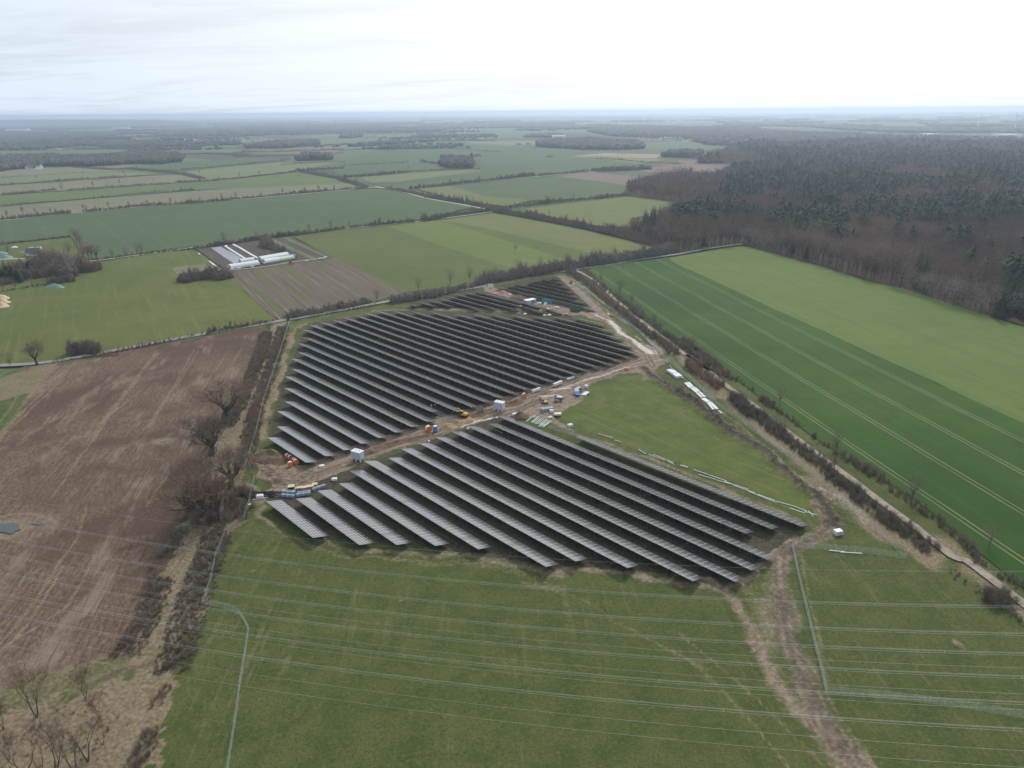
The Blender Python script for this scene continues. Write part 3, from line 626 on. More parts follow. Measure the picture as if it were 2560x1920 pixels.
def fuzz_tree(seed, H, bark, twig, **kw):
    (a, b_), (V, F) = fuzz_meshes(seed, H, bark, twig, **kw)
    return np_mesh('trunk', a, b_, bark), np_mesh('crown', V, F, twig), H
def template(seed, H, **kw):                 # merged triangles for the baked masses
    (a, b_), (V, F) = fuzz_meshes(seed, H, None, None, **kw)
    F2 = np.concatenate([b_[:, [0, 1, 2]], b_[:, [0, 2, 3]]]); return np.concatenate([a, V]), np.concatenate([F2, F + len(a)])
def bush_template(seed, n=110, w_=.8, tl=.75, tw=.07):
    """unit-high bush: twigs rising from a clump"""
    rg = np.random.default_rng(seed); a = rg.random(n) * 6.283; r = rg.random(n) ** .5 * w_ * .4
    P0 = np.stack([np.cos(a) * r * .4, np.sin(a) * r * .4, rg.random(n) ** 1.3 * .62], 1)
    el = rg.uniform(.35, 1.5, n); L = tl * rg.uniform(.25, .62, n); a2 = a + rg.normal(size=n) * .6
    P1 = P0 + np.stack([np.cos(a2) * np.cos(el) * L, np.sin(a2) * np.cos(el) * L, np.sin(el) * L * .9], 1)
    P1[:, 2] = np.minimum(P1[:, 2], rg.uniform(.85, 1.05, n)); return twigs(P0, P1, tw, rg)
def blob_template(seed, cone=False):
    """unit-high coarse crown for woods kilometres away"""
    rg = np.random.default_rng(seed)
    k = 6; V = [(0, 0, 1)]; prof = ((.32, .9), (.5, .62), (.42, .25), (.1, 0)) if not cone else ((.12, .8), (.26, .45), (.38, .15), (.1, 0))
    for rr, z in prof:
        for i in range(k): a = 6.283 * i / k + z; q = rr * rg.uniform(.7, 1.25); V.append((math.cos(a) * q, math.sin(a) * q, z * rg.uniform(.9, 1.08)))
    F = [(0, 1 + i, 1 + (i + 1) % k) for i in range(k)]
    for L in range(3):
        o = 1 + L * k
        for i in range(k): j = (i + 1) % k; F += [(o + i, o + k + i, o + k + j), (o + i, o + k + j, o + j)]
    return np.array(V, float), np.array(F)
def bake(tmpls, P_, sx, sz, rot, tint, which):
    Vs = []; Fs = []; Ts = []; off = 0
    for k, (V, F) in enumerate(tmpls):
        m = which == k; n = int(m.sum())
        if not n: continue
        c, s = np.cos(rot[m])[:, None], np.sin(rot[m])[:, None]
        x = (V[None, :, 0] * c - V[None, :, 1] * s) * sx[m][:, None] + P_[m, 0][:, None]
        y = (V[None, :, 0] * s + V[None, :, 1] * c) * sx[m][:, None] + P_[m, 1][:, None]
        z = V[None, :, 2] * sz[m][:, None] + P_[m, 2][:, None]
        Vs.append(np.stack([x, y, z], -1).reshape(-1, 3)); Fs.append((F[None] + np.arange(n)[:, None, None] * len(V)).reshape(-1, 3) + off)
        Ts.append(np.repeat(tint[m], len(V))); off += n * len(V)
    return np.concatenate(Vs), np.concatenate(Fs), np.concatenate(Ts)
BUSH = [bush_template(i, 170, tl=1.05, tw=.020) for i in range(6)]; BUSHM = [bush_template(20 + i, 80, tl=.95, tw=.048) for i in range(6)]; BUSHF = [bush_template(40 + i, 32, tw=.12) for i in range(6)]
BLOB = [blob_template(i) for i in range(6)]; BLOBC = [blob_template(9 + i, True) for i in range(4)]

def resample(pts, step):
    out = []; 
    for (x0, y0), (x1, y1) in zip(pts[:-1], pts[1:]):
        L = math.hypot(x1 - x0, y1 - y0); k = max(1, int(L / step))
        for i in range(k): t = i / k; out.append((x0 + (x1 - x0) * t, y0 + (y1 - y0) * t, (x1 - x0) / (L + 1e-9), (y1 - y0) / (L + 1e-9)))
    return np.array(out)
def hedge(s, h, width, label, mat=None, gaps=.06, tshift=0.0, dens=1.0, name='hedge', group=None, hvar=.45):
    """one hedge: bushes grown together along a line, baked as one object"""
    pts = W(s) if isinstance(s, str) else s
    dist = np.mean([math.hypot(*q) for q in pts]); T = BUSH if dist < 430 else BUSHM if dist < 900 else BUSHF
    width *= 1.0 if dist < 600 else 1.4
    step = (.36 if dist < 430 else .6 if dist < 900 else 1.2 if dist < 1800 else 2.6) / dens / (1 if width < 5 else width / 5)
    q = resample(pts, step); n = len(q); rg = np.random.default_rng(int(abs(pts[0][0] * 13 + pts[0][1] * 7)) % 99991)
    lat = rg.uniform(-.5, .5, n) * width; h = h * (1.05 if dist < 330 else 1.25); x = q[:, 0] - q[:, 3] * lat + rg.normal(size=n) * .3; y = q[:, 1] + q[:, 2] * lat + rg.normal(size=n) * .3
    prof = vnoise(x, y, .045, 31) * .55 + vnoise(x, y, .16, 32) * .45
    hh = h * (1 - hvar + 1.7 * hvar * prof) * rg.uniform(.6, 1.15, n) * (1 - .35 * np.abs(lat) / (width * .5 + .01))
    tall = rg.random(n) < (.05 if dist < 430 else .14); hh = hh * np.where(tall, rg.uniform(1.15, 1.6, n), .92) ; keep = (rg.random(n) > gaps) & (vnoise(x, y, .06, 33) > gaps * .9)
    P_ = np.stack([x, y, np.zeros(n) - .1], 1)[keep]; hh = hh[keep]; k = len(P_)
    tint = np.clip(vnoise(P_[:, 0], P_[:, 1], .07, 34) * .8 + rg.random(k) * .35 - .08 + tshift, 0, 1)
    sx = np.maximum(hh * .8, 1.2 if dist < 900 else 2.2) * rg.uniform(.7, 1.15, k) * np.where(tall[keep], .62, 1)
    V, F, t = bake(T, P_, sx, hh, rg.random(k) * 6.28, tint, rg.integers(0, 6, k))
    return tag(link(name, np_mesh(name, V, F, mat or m_hed, tint=t)), label, 'hedge', group)

# ---- individual tree kinds (trunk + crown share their meshes between copies)
K_OAK = [tree_meshes('oak', 3 + i, 17, m_bark, m_dec, levels=6, nch=(5, 4, 3, 3, 3), trunk=.16, spread=.66, r0=.85, twn=7, twl=1.5, twd=.042) for i in range(3)]
K_FORE = [tree_meshes('ash', 20 + i, 15, m_bark2, m_dec, levels=5, nch=(3, 3, 3, 3), trunk=.30, spread=.42, r0=.30, up=.8, twn=11, twl=1.6, twd=.034, split=2) for i in range(4)]
K_POLE = [tree_meshes('pole', 30 + i, 13, m_bark2, m_dec, levels=4, nch=(2, 3, 3), trunk=.34, spread=.16, r0=.30, up=1.8, twn=10, twl=1.4, twd=.032, split=2) for i in range(3)]
K_MID = [fuzz_tree(40 + i, 12, m_bark, m_dec, ntw=520, R=.27 + .03 * i, base=.18, tl=1.3, tw=.075) for i in range(3)]
K_FUZZ = [fuzz_tree(60 + i, 18, m_bark, m_dec, ntw=330, R=.20, base=.30, tl=2.2, tw=.13) for i in range(4)]
K_FUZZG = [fuzz_tree(66 + i, 12, m_bark2, m_gryo, ntw=240, R=.30, base=.12, tl=1.8, tw=.12) for i in range(3)]
K_CON = [fuzz_tree(70 + i, 21, m_bark, m_con, ntw=300, R=.24, base=.12, cone=True) for i in range(3)]
PROTO = {}
def tree(kinds, i, xy, H, label, name='bare_tree', cat='tree', group=None, wide=1.0, z=None):
    tm, cm, H0 = kinds[i % len(kinds)]; s = H / H0
    e = empty(name, (xy[0], xy[1], gz(*xy) if z is None else z), rnd.random() * 6.28, label, cat, group); e.scale = (s * wide, s * wide, s)
    link('trunk', tm, e); link('crown', cm, e); return e
ORD = ['first', 'second', 'third', 'fourth', 'fifth', 'sixth', 'seventh', 'eighth', 'ninth', 'tenth', 'eleventh', 'twelfth', 'thirteenth', 'fourteenth', 'fifteenth', 'sixteenth', 'seventeenth', 'eighteenth', 'nineteenth', 'twentieth',
       'twenty-first', 'twenty-second', 'twenty-third', 'twenty-fourth', 'twenty-fifth', 'twenty-sixth', 'twenty-seventh', 'twenty-eighth', 'twenty-ninth', 'thirtieth']
def trees(kinds, s, H, label, group, name='bare_tree', wide=1.0, hv=.15, cat='tree'):
    """label has one %s for the ordinal counted from the left"""
    for i, q in enumerate(sorted(W(s), key=lambda a: PX(a[0], a[1])[0])):
        tree(kinds, i, q, H * rnd.uniform(1 - hv, 1 + hv), label % ORD[i], name, cat, group, wide)

# oaks and bushes on the bank of the farm track, left
for i, (s, H, lab) in enumerate((('E 1440,755', 18.0, 'old spreading oak, farthest of the big bare oaks by the farm track'), ('E 1362,975', 16.5, 'old spreading oak standing alone beside the stubble below the farthest one'),
        ('E 1365,1405', 18.0, 'old oak with forked trunk, nearest the camera by the farm track'), ('E 1432,1385', 15.5, 'slimmer bare oak just right of the nearest forked oak'), ('E 1485,1190', 16.0, 'bare oak crowding the site fence opposite the gate'), ('E 1400,1290', 10.0, 'small bare tree filling the gap behind the nearest oak'))):
    tree(K_OAK, i, W1(s), H * 1.08, lab, 'oak', 'tree', 'big bare oaks along the farm track', wide=1.38)
for i, (s, H, k, lab) in enumerate((('X 238,1322', 15.5, K_FORE, 'tall bare ash with two leaning stems in the lower left corner'), ('X 552,1205', 9.5, K_FORE, 'short forked bare tree beside the bend of the farm track'), ('X 652,1345', 7.5, K_FORE, 'small bare tree in the middle of the lower left scrub'),
        ('X 565,1610', 13, K_POLE, 'many-limbed bare tree standing right of the scrub poles at the bottom edge'), ('X 360,1700', 15, K_POLE, 'tall pale pole tree cut by the bottom edge'), ('X 170,1690', 11.5, K_POLE, 'pale thin tree near the bottom left edge'), ('X 490,1680', 13, K_POLE, 'slender pole tree left of the many-limbed one'),
        ('X 268,1680', 9, K_POLE, 'thin low tree between two pole trees at the bottom edge'), ('X 25,1400', 8.5, K_FORE, 'low branching tree cut by the left edge'), ('X 660,1500', 7, K_FORE, 'small tree beside the rounded straw bank'), ('X 60,1600', 7, K_FORE, 'low thin tree in the bottom left corner'),
        ('X 1018,450', 7.5, K_FORE, 'lone thin tree in the left hedge gap beside the track'), ('X 1190,540', 5.5, K_MID, 'small sapling in the hedge between track and fence'), ('E 240,392', 13.5, K_OAK, 'round-headed bare tree beside the road at the left'), ('E 70,408', 9, K_MID, 'small bare tree beside the road at the far left edge'),
        ('E 1570,640', 7, K_MID, 'sapling on the track verge beyond the farthest oak'), ('E 1735,190', 9, K_MID, 'bare tree at the top end of the track hedge'), ('A 400,606', 14, K_MID, 'round lone tree in the gap of the far field hedge'), ('A 1700,1010', 8, K_MID, 'bare tree at the garden end of the long hedge'))):
    tree(k, i, W1(s), H, lab)
# hedges along the farm track
hedge('E 1715,190 1690,300 1640,420 1580,560 1520,700 1450,790', 3.2, 7, 'brown brushy hedge between stubble field and farm track, upper stretch', tshift=.1, dens=1.8, hvar=.3)
hedge('E 1380,900 1330,1010 1290,1100', 3.0, 5, 'short brushy hedge left of the track between the oaks')
hedge('E 1300,1200 1280,1330 1330,1420 1480,1400 1540,1330 1540,1200', 5.0, 9, 'dark twiggy thicket around the nearest oaks', dens=1.0)
hedge('E 1820,150 1780,300 1720,480 1660,650 1620,800 1590,950 1560,1070', 2.5, 7, 'long purple-brown hedge between farm track and site fence', tshift=.12, dens=2.2, hvar=.3)
hedge('X 1165,120 1120,210 1060,300', 3.2, 4, 'dark hedge left of the track below the oak thicket', tshift=-.1)
hedge('X 1040,430 1005,510 985,600 940,700 880,800 800,930', 2.8, 7, 'long dark brown hedge along the left side of the lower track', dens=2.6, hvar=.25)
hedge('X 1400,130 1370,240 1330,350 1270,500 1220,640 1190,760 1150,880 1100,1040', 2.3, 9, 'dark twiggy hedge strip along the right side of the lower track', dens=3.0, hvar=.25)
hedge('X 1085,1120 1030,1180 1000,1260', 2.4, 2.5, 'reddish low bushes on the bank beside the grass', tshift=.5)
hedge('X 985,1400 950,1500 900,1600 860,1720', 3.0, 3.5, 'dark bush row on the bank at the bottom edge', dens=1.3)
hedge('X 0,1380 100,1330 230,1340 330,1420 450,1500 600,1420 700,1480', 1.5, 12, 'sparse thorny scrub under the lower left trees', gaps=.35, dens=.35, name='scrub')
hedge('X -200,1640 100,1600 300,1680 500,1650 640,1640', 1.3, 12, 'sparse scrub at the foot of the pole trees', gaps=.35, dens=.3, name='scrub')
hedge('E 760,330 640,338 330,375 420,350', 1.6, 2, 'low verge scrub beside the big bush on the road')
hedge('E 440,330 540,312 640,318', 7.5, 7, 'big rounded purple-grey bush beside the road', dens=2.0, hvar=.2, name='bush')
hedge('E 640,332 820,296 1000,262 1200,218 1400,182 1600,146 1780,108', 2.6, 3, 'low hedge on the far side of the road beside the left meadow', tshift=.1)
hedge('E 1230,212 1400,178 1600,142 1700,122', 3.6, 3, 'taller brushy stretch of hedge where the road nears the garden', gaps=.15)
# grey belt of young trees along the road behind the solar park
hedge('E 1830,92 2212,20 c 300,400 700,330 1000,262', 5.0, 5, 'grey and russet belt of young trees between road and garden strips', m_gry, tshift=.25, dens=1.2, name='tree_belt')
hedge('M 330,1335 600,1290 900,1215', 6.5, 6, 'grey belt of young trees behind the road, middle stretch', m_gry, dens=1.2, name='tree_belt')
hedge('M 900,1210 1150,1165 1440,1118', 8.5, 7, 'tall pale grey belt of young trees behind the farthest panels', m_gry, dens=1.4, name='tree_belt')
hedge('M 1440,1112 1700,1078 2000,1030 2150,1000', 9.0, 8, 'pale grey belt of young trees running on to the forest corner', m_gry, dens=1.4, name='tree_belt')
hedge('c 330,425 700,352 1100,280 1500,215 1900,150', 2.0, 2, 'low dark hedge between road and solar park', tshift=-.2, gaps=.1)
hedge('d 60,262 300,210 700,148 830,122', 1.8, 2, 'thin low hedge between road and the farthest panels', tshift=-.2, gaps=.12)
trees(K_MID, 'M 505,1258 710,1215 835,1192 1145,1132 1290,1112 1460,1095 1620,1078 1755,1062 240,1330 1000,1180 2060,1015', 12, '%s bare tree from the left rising out of the grey road belt', 'taller trees in the road belt')
# hedges on both sides of the gravel road, right
hedge('d 840,140 920,190 1000,250 1110,345 1240,450 1370,560 1500,660 1590,730', 4.6, 6, 'dense brown hedge between construction road and gravel road', tshift=.15, dens=0.99, hvar=.45)
hedge('d 1620,740 1700,800 1760,860', 4.2, 6, 'brown hedge stretch ending above the white stacks', tshift=.1, dens=0.81)
hedge('d 1880,950 1960,1020 2050,1080 2160,1150', 6.0, 6, 'tall russet bush row opposite the white stacks', tshift=.3, dens=0.81)
hedge('F 330,610 400,660 470,730', 6.0, 6, 'dark olive bush at the head of the lower right hedge', tshift=-.45, dens=1.16)
hedge('F 480,700 570,780 660,860 760,930 850,1000 960,1090', 5.4, 6, 'thick brown hedge beside the gravel road, middle right', dens=1.04)
hedge('F 960,1095 1100,1210 1240,1320 1380,1420 1500,1510 1640,1600', 5.0, 6, 'long dark hedge between pale straw strip and gravel road', tshift=-.15, dens=1.10)
hedge('d 950,120 1040,185 1150,290 1260,370 1400,460 1500,540 1620,630', 3.6, 4.5, 'outer brown hedge between gravel road and dark green wheat, far stretch', tshift=.1, dens=0.75)
hedge('d 1660,665 1800,770 1900,840 2040,950 2212,1070', 3.6, 4.5, 'outer hedge beside the dark green wheat, second stretch', tshift=.05, dens=0.75)
hedge('F 20,235 150,330 270,430 380,510 500,600 600,665', 3.2, 4, 'outer hedge beside the dark green wheat, third stretch', tshift=.05, dens=0.81)
hedge('F 600,665 680,720 780,795', 2.2, 3, 'thin low hedge tail before the field gateway', dens=.7)
hedge('F 850,860 880,855', 3.2, 3, 'single round bush at the field gateway', dens=1.74, name='bush'); hedge('F 900,890 1000,940', 2.4, 4, 'reddish low bushes behind the field gateway', tshift=.3, dens=.7)
hedge('F 1010,950 1120,1020 1230,1090 1330,1160', 4.6, 5, 'reddish outer hedge beside the wheat below the gateway', tshift=.2, dens=0.87)
hedge('F 1340,1180 1450,1250 1560,1330 1650,1390', 3.6, 4, 'outer hedge beside the wheat, dark lower stretch', dens=0.81)
hedge('F 1660,1400 1780,1500 1900,1590 H 1880,290 1960,350', 3.6, 4, 'outer dark hedge at the bend beside the tramlines', tshift=-.2, dens=0.93)
hedge('H 2050,400 2130,440 2212,490 2350,580', 3.4, 4, 'outer hedge cut by the right edge', dens=0.81)
hedge('H 1960,570 2030,590 2100,560', 5.5, 5, 'rounded grey-brown bush right of the gravel road bend', dens=1.74, hvar=.2, name='bush')
hedge('H 1750,380 1800,430 1880,480 1960,520', 1.8, 3, 'low brown scrub on the straw bank beside the gravel road', gaps=.2, name='scrub')
hedge('H 2100,620 2212,720 2350,830', 1.8, 3, 'low brown scrub at the right edge of the grass', gaps=.2, name='scrub')
hedge('d 1380,470 1420,505 1460,540', 6.0, 3, 'pale whitish bush between the two roadside hedges', m_gry, dens=1.16, name='bush')
trees(K_MID, 'F 75,300 245,550 640,650 1000,945 985,1085 1490,1265 H 1985,230 d 1115,232 1275,330 1270,440 1380,415 1575,590 1895,830 1620,705 2125,1140', 9.5, '%s bare tree from the left among the gravel road hedges', 'thin trees along the gravel road', hv=.25)
# hedges and tree rows of the far fields
HF = [('A -600,855 -200,825 0,800 230,778 455,756', 6, 9, 'dense tree-filled hedge left of the first lane gap behind the big wheat field'), ('A 540,748 900,713 1300,688 1540,665', 6, 8, 'tree-filled hedge behind the big wheat field, middle stretch'), ('A 1560,663 1900,630 2212,605 M 170,592', 5.5, 8, 'tree-filled hedge behind the big wheat field, right stretch'),
      ('A 20,706 500,668 840,634', 3.4, 5, 'dark hedge between bright green strip and beige field'), ('A 840,632 1250,604', 4.2, 5, 'bushier end of the hedge above the beige field'), ('A -500,690 0,640 360,606', 5, 6, 'dark hedge at the left edge below the pale strips'), ('A 440,606 800,580 1100,560', 4, 5, 'hedge running right from the round lone tree'), ('A 1120,556 1400,546 1620,520 1900,490', 5, 6, 'hedge climbing to the small white farm crossing'),
      ('A -500,625 0,576 500,540 780,522', 5, 6, 'second far hedge among the strip fields, left part'), ('A 780,520 1010,508 1200,500', 4, 5, 'second far hedge among the strip fields, right part'), ('A -500,570 0,526 500,496 800,488', 4, 5, 'third far hedge among the strip fields'), ('A -300,500 0,478 300,462', 3, 6, 'thin hedge below the left wood'),
      ('A 480,460 700,475 860,470 1000,486 1160,500 1300,535', 6, 12, 'wide diagonal brush belt behind the strip fields'), ('A 1160,476 1560,440 1880,408', 5, 6, 'hedge above the blue-green field behind the brush belt'), ('A 1800,446 2000,434 2212,424', 5, 5, 'short hedge right of the white farm crossing'), ('A 1900,478 2000,478 2212,465', 6, 8, 'bushy row next to the white farm crossing'),
      ('A 1925,482 2000,496 2212,538 M 0,542 120,575 170,590', 6, 10, 'thick hedge slanting down from the farm crossing'), ('A -700,1005 0,957 250,930 460,905', 3.5, 3, 'low dark hedge between wheat field and farmyard grass'), ('A 620,1058 850,1030 1080,1000 1250,985', 3.4, 4, 'low hedge between big wheat field and left meadow'),
      ('A 1250,984 1500,950 1700,918', 5, 6, 'hedge behind the dark garden beds'), ('A 1700,914 1880,896 2212,856 M 30,854', 4.5, 5, 'hedge above the bright meadow, left end'), ('M 60,850 250,832 480,812', 5, 5, 'hedge above the bright meadow, middle stretch'), ('M 530,806 720,775 980,742', 7, 7, 'hedge above the bright meadow nearing the crossing'),
      ('M 1010,745 1200,778 1500,832 1700,875', 7, 12, 'broad double hedge right of the lane crossing'), ('M 1700,875 1850,910 1960,940 2060,962', 9, 14, 'broad hedge widening into the forest corner'), ('M 300,598 560,648 700,680', 6, 8, 'left half of the brown double hedge along the lane'), ('M 560,655 830,690 1000,735', 7, 9, 'right half of the brown double hedge along the lane'),
      ('M 20,526 250,508 450,490', 7, 8, 'dark hedge at the left of the central farmland'), ('M 450,488 700,474 900,470', 5, 6, 'hedge above the narrow pale strip'), ('M 440,600 700,573 950,548', 7, 8, 'tree-filled hedge above the yellow-green wedge'), ('M 950,548 1100,532 1245,512', 8, 8, 'tree row above the dark wheat wedge'), ('M 1270,514 1400,504 1595,488', 6, 7, 'row of round trees left of the purple ploughland'),
      ('M 1620,482 1800,478 2000,472', 10, 10, 'tall tree row behind the purple ploughland'), ('M 1060,722 1300,694 1600,664 1850,640', 6, 8, 'hedge between dark wheat and pale meadow near the forest'), ('M 1640,490 1900,515 2060,525', 2.5, 3, 'thin hedge at the right edge of the ploughland'), ('M 1640,402 1800,412 2000,432 2212,440', 5, 9, 'low hedge behind the purple ploughland'),
      ('M 0,450 200,440 370,430 440,428', 5, 5, 'left hedge of the central plain'), ('M 520,425 650,440', 9, 6, 'tree row leading to the round copse'), ('M 770,392 910,388', 8, 6, 'dark tree row behind the round copse'), ('M 680,332 800,345 1040,362', 5, 5, 'thin dark hedge in the central plain'), ('M 300,358 370,354', 5, 5, 'short hedge in the central plain'), ('M 400,350 640,336', 5, 5, 'medium hedge in the central plain'),
      ('M 650,334 870,320', 5, 5, 'hedge beyond the thin dark one'), ('M 1330,394 1365,392', 6, 8, 'dark clump in the open plain'), ('M 0,354 200,342 480,312', 6, 9, 'long hedge at the back of the central plain'), ('M -300,330 200,306 480,292 1000,288', 8, 14, 'long dark tree line crossing the far plain'), ('M 560,258 880,268', 6, 8, 'hedge in the farthest green plain'), ('A 0,352 300,350 840,340', 7, 14, 'far tree line left'), ('A 300,330 800,345 1300,335', 7, 14, 'far tree line behind the left wood'),
      ('A 1500,395 1800,385 2212,368', 6, 9, 'far hedge above the blue-green field'), ('A 1500,365 1850,358 2212,345', 7, 12, 'farther hedge on the left plain'), ('A 1100,380 1400,372 1600,385', 6, 30, 'brown scrub beside the lone pair of conifers'), ('A 500,300 900,296 1300,330', 8, 20, 'far tree belt near the village left'), ('A 560,262 1100,270', 8, 20, 'farther tree belt beyond the village left'), ('R 0,392 150,402', 8, 14, 'brush next to the pale strip by the forest')]
for s, h, wd, lab in HF: hedge(s, h, wd, lab, tshift=-.05, gaps=.03, hvar=.5)
trees(K_FUZZ, 'A 50,790 330,765 150,770 230,765 560,745 700,730 830,722 950,715 1100,700 1290,688 1430,678 1520,672 1680,655 1820,645 1960,625 2050,620 2150,612', 12, '%s bare tree from the left in the hedge behind the big wheat field', 'trees in the hedge behind the big wheat field', hv=.25)
trees(K_FUZZ, 'M 30,440 210,436 282,432 440,478 548,472 735,400 900,430 520,425 A 2150,610 1670,515 1540,530 1330,460 1285,500 1140,500 800,510 235,545 600,590 770,575 990,560 540,745', 11, '%s lone bare tree from the left among the far strip fields and plain', 'lone trees in the far fields', hv=.2)
trees(K_MID, 'A 725,1045 812,1035 885,1020 915,1018 1440,945 1650,915 1990,878 2128,862 M 60,848 255,832 530,800 560,795 760,768 430,815', 10.5, '%s bare tree from the left in the hedge in front of the big wheat field', 'trees in front of the big wheat field', hv=.2)
trees(K_MID, 'M 1345,770 1700,860 1610,840 655,660 770,675 855,680 1330,670 1500,660 1130,1000', 9, '%s bare tree from the left in the hedges around the lane crossing', 'trees around the lane crossing', hv=.2)
m_blos = plain('white_blossom', (.55, .52, .46), .9)
K_BLOS = [fuzz_tree(160, 10, m_bark2, m_blos, ntw=300, R=.34, base=.15, tl=.9, tw=.14)]
trees(K_BLOS, 'R 430,905 505,930 585,960 2080,760', 10, '%s whitish blossoming tree from the left at the wood edge', 'blossoming trees at the wood edge', 'blossoming_tree')
# bush island and garden thickets
hedge('A 1165,1200 1230,1185 1320,1170 1400,1165 1460,1180', 6.5, 14, 'dark isolated thicket in the left meadow', m_hed, dens=3.0, tshift=-.1, name='thicket')
hedge('e 1060,180 1120,240', 9, 6, 'grey thicket at the top of the dark beds', m_gry, dens=2.5, name='thicket'); hedge('e 1170,230 1300,290', 6, 7, 'grey bush row crossing the dark beds', m_gry, dens=2, name='thicket')
tree(K_FUZZG, 0, W1('e 1525,400'), 11, 'grey bare tree behind the end of the polytunnels')
# farmstead trees at the left edge
FT = [('f 1330,330', 15, 'K', 'purple bare tree at the corner of the farmyard grass'), ('f 1400,400', 13, 'K', 'bare tree next to the corner one above the farm'), ('f 1470,640', 16, 'K', 'leftmost of four bare trees standing in a row by the lane'), ('f 1550,665', 17, 'K', 'second of four bare trees in a row by the lane'), ('f 1690,655', 14, 'K', 'rightmost bare tree of the row by the lane'), ('f 1600,640', 13, 'K', 'third of four bare trees in a row by the lane'),
      ('f 800,800', 17, 'K', 'large dark bare tree in the farm grove'), ('f 950,850', 19, 'K', 'tallest bare tree in the farm grove'), ('f 1100,900', 17, 'K', 'wide bare tree in the middle of the farm grove'), ('f 1230,980', 21, 'G', 'tall pale willow at the right end of the farm grove'), ('f 1330,850', 16, 'G', 'pale willow behind the tall one'), ('f 1000,980', 14, 'K', 'dark bare tree at the front of the farm grove'), ('f 820,1000', 11, 'K', 'low dark tree left at the front of the grove'), ('f 1180,700', 15, 'G', 'pale bare tree behind the farm grove'), ('f 700,900', 15, 'K', 'bare tree beside the two dark conifers'),
      ('f 550,880', 15, 'C', 'narrow dark conifer left of the grove'), ('f 610,900', 13, 'C', 'second narrow conifer beside the first'), ('f 950,640', 10, 'C', 'dark conifer behind the grove'), ('f 240,1000', 16, 'C', 'broad dark conifer near the left edge'), ('f 130,960', 15, 'C', 'dark conifer left of the broad one'), ('f 30,1020', 17, 'C', 'dark conifer cut by the left edge'), ('f 330,1010', 12, 'C', 'low dark conifer right of the broad one'),
      ('f 270,1140', 9, 'M', 'flat-topped small tree on the farm boundary'), ('f 60,1150', 8, 'M', 'small tree on the farm boundary at the left edge'), ('f 430,930', 8, 'G', 'yellowish bush-like tree beside the conifers'), ('f 560,1080', 7, 'G', 'low pale tree behind the boundary hedge'), ('f 150,520', 13, 'G', 'pale bare tree beside the tarpaulined stacks'), ('f 1210,560', 12, 'K', 'bare tree between grove and lane row')]
KK = {'K': K_FUZZ, 'G': K_FUZZG, 'C': K_CON, 'M': K_MID}
for i, (s, H, k, lab) in enumerate(FT): tree(KK[k], i, W1(s), H * (1.15 if k != 'M' else 1), lab, 'conifer' if k == 'C' else 'bare_tree', wide=1.7 if k in 'K' else 1.5 if k == 'C' else 1.0)
hedge('f 0,1180 300,1130 540,1090 830,1060', 2.2, 3, 'low dark hedge along the farm boundary')
hedge('f 560,800 800,840 1000,880 1200,850 1300,800', 11, 30, 'dense dark brushwood inside the farm grove', dens=1.6, name='thicket')
hedge('f -100,1000 100,980 350,990', 7, 22, 'dark brushwood around the conifers at the left edge', dens=1.2, tshift=-.2, name='thicket')
hedge('f 850,1040 1100,1010 1300,985', 5.0, 6, 'dark undergrowth in front of the farm grove', dens=2)
# ---- woods
def wood_points(poly, sp, seed, grow=True):
    """jittered points inside a land polygon, thinning out with distance, only where the lens (or a step beside it) looks"""
    P0 = np.array(poly); x0, y0 = P0.min(0); x1, y1 = P0.max(0); out = []; rg = np.random.default_rng(seed)
    yy = y0
    while yy < y1:
        s = sp * (1 if not grow else max(1, yy / 900.0)); n = int((x1 - x0) / s) + 1
        xs = x0 + np.arange(n) * s + rg.uniform(-.45, .45, n) * s; ys = yy + rg.uniform(-.45, .45, n) * s
        out.append(np.stack([xs, ys], 1)); yy += s
    Q = np.concatenate(out); Q = Q[inpoly(Q[:, 0], Q[:, 1], poly)]
    px, _ = PX(Q[:, 0], Q[:, 1]); return Q[(px > -350) & (px < 2900)]
FP = W(FOREST); Q = wood_points(FP, 6.4, 5)
d0 = np.hypot(Q[:, 0], Q[:, 1]); px, py = PX(Q[:, 0], Q[:, 1], 14.0); rx, ry = (px - 1700) * 2.572, (py - 240) * 2.572
def ell(cx, cy, a, b_): return ((rx - cx) / a) ** 2 + ((ry - cy) / b_) ** 2 < 1 + (vnoise(Q[:, 0], Q[:, 1], .02, 44) - .5) * 1.6
con = ell(820, 815, 260, 55) | ell(1850, 740, 460, 75) | ell(400, 590, 130, 60) | ell(110, 745, 150, 30) | ell(1800, 905, 90, 40) | ell(2180, 1290, 130, 190) | ell(900, 640, 140, 50) | ell(-200, 770, 70, 60) | ell(1260, 740, 200, 35) | ell(900, 1040, 40, 40) | ell(1560, 1075, 50, 50)
band = (ry > 330) & (ry < 600) & (rx > 380) & (vnoise(Q[:, 0], Q[:, 1], .011, 45) > .38); con |= band & (nrg.random(len(Q)) < .54)
con |= (vnoise(Q[:, 0], Q[:, 1], .013, 46) > .70) & (ry < 760)
con &= nrg.random(len(Q)) < .80
con |= nrg.random(len(Q)) < .015
edge_d = dpoly(Q[:, 0], Q[:, 1], W('M 1855,900 2060,975 R 0,1010 100,990 400,955 650,1020 900,1085 1180,1175 1400,1232 1900,1400 2212,1475 2500,1580')); edge_d = np.minimum(edge_d, dpoly(Q[:, 0], Q[:, 1], W('M 1855,900 1860,850 2186,735 R 160,700 M 1850,645 1840,600 2186,545')) * 1.6)
score = edge_d * (.6 + d0 / 900); vis = (px > -60) & (px < 2620)
order = np.argsort(np.where(vis & ~con, score, 1e9)); ind_d = order[:165]; orc = np.argsort(np.where(vis & con, score, 1e9)); ind_c = orc[:150]
mass = np.ones(len(Q), bool)
warm = ell(1300, 900, 520, 140)
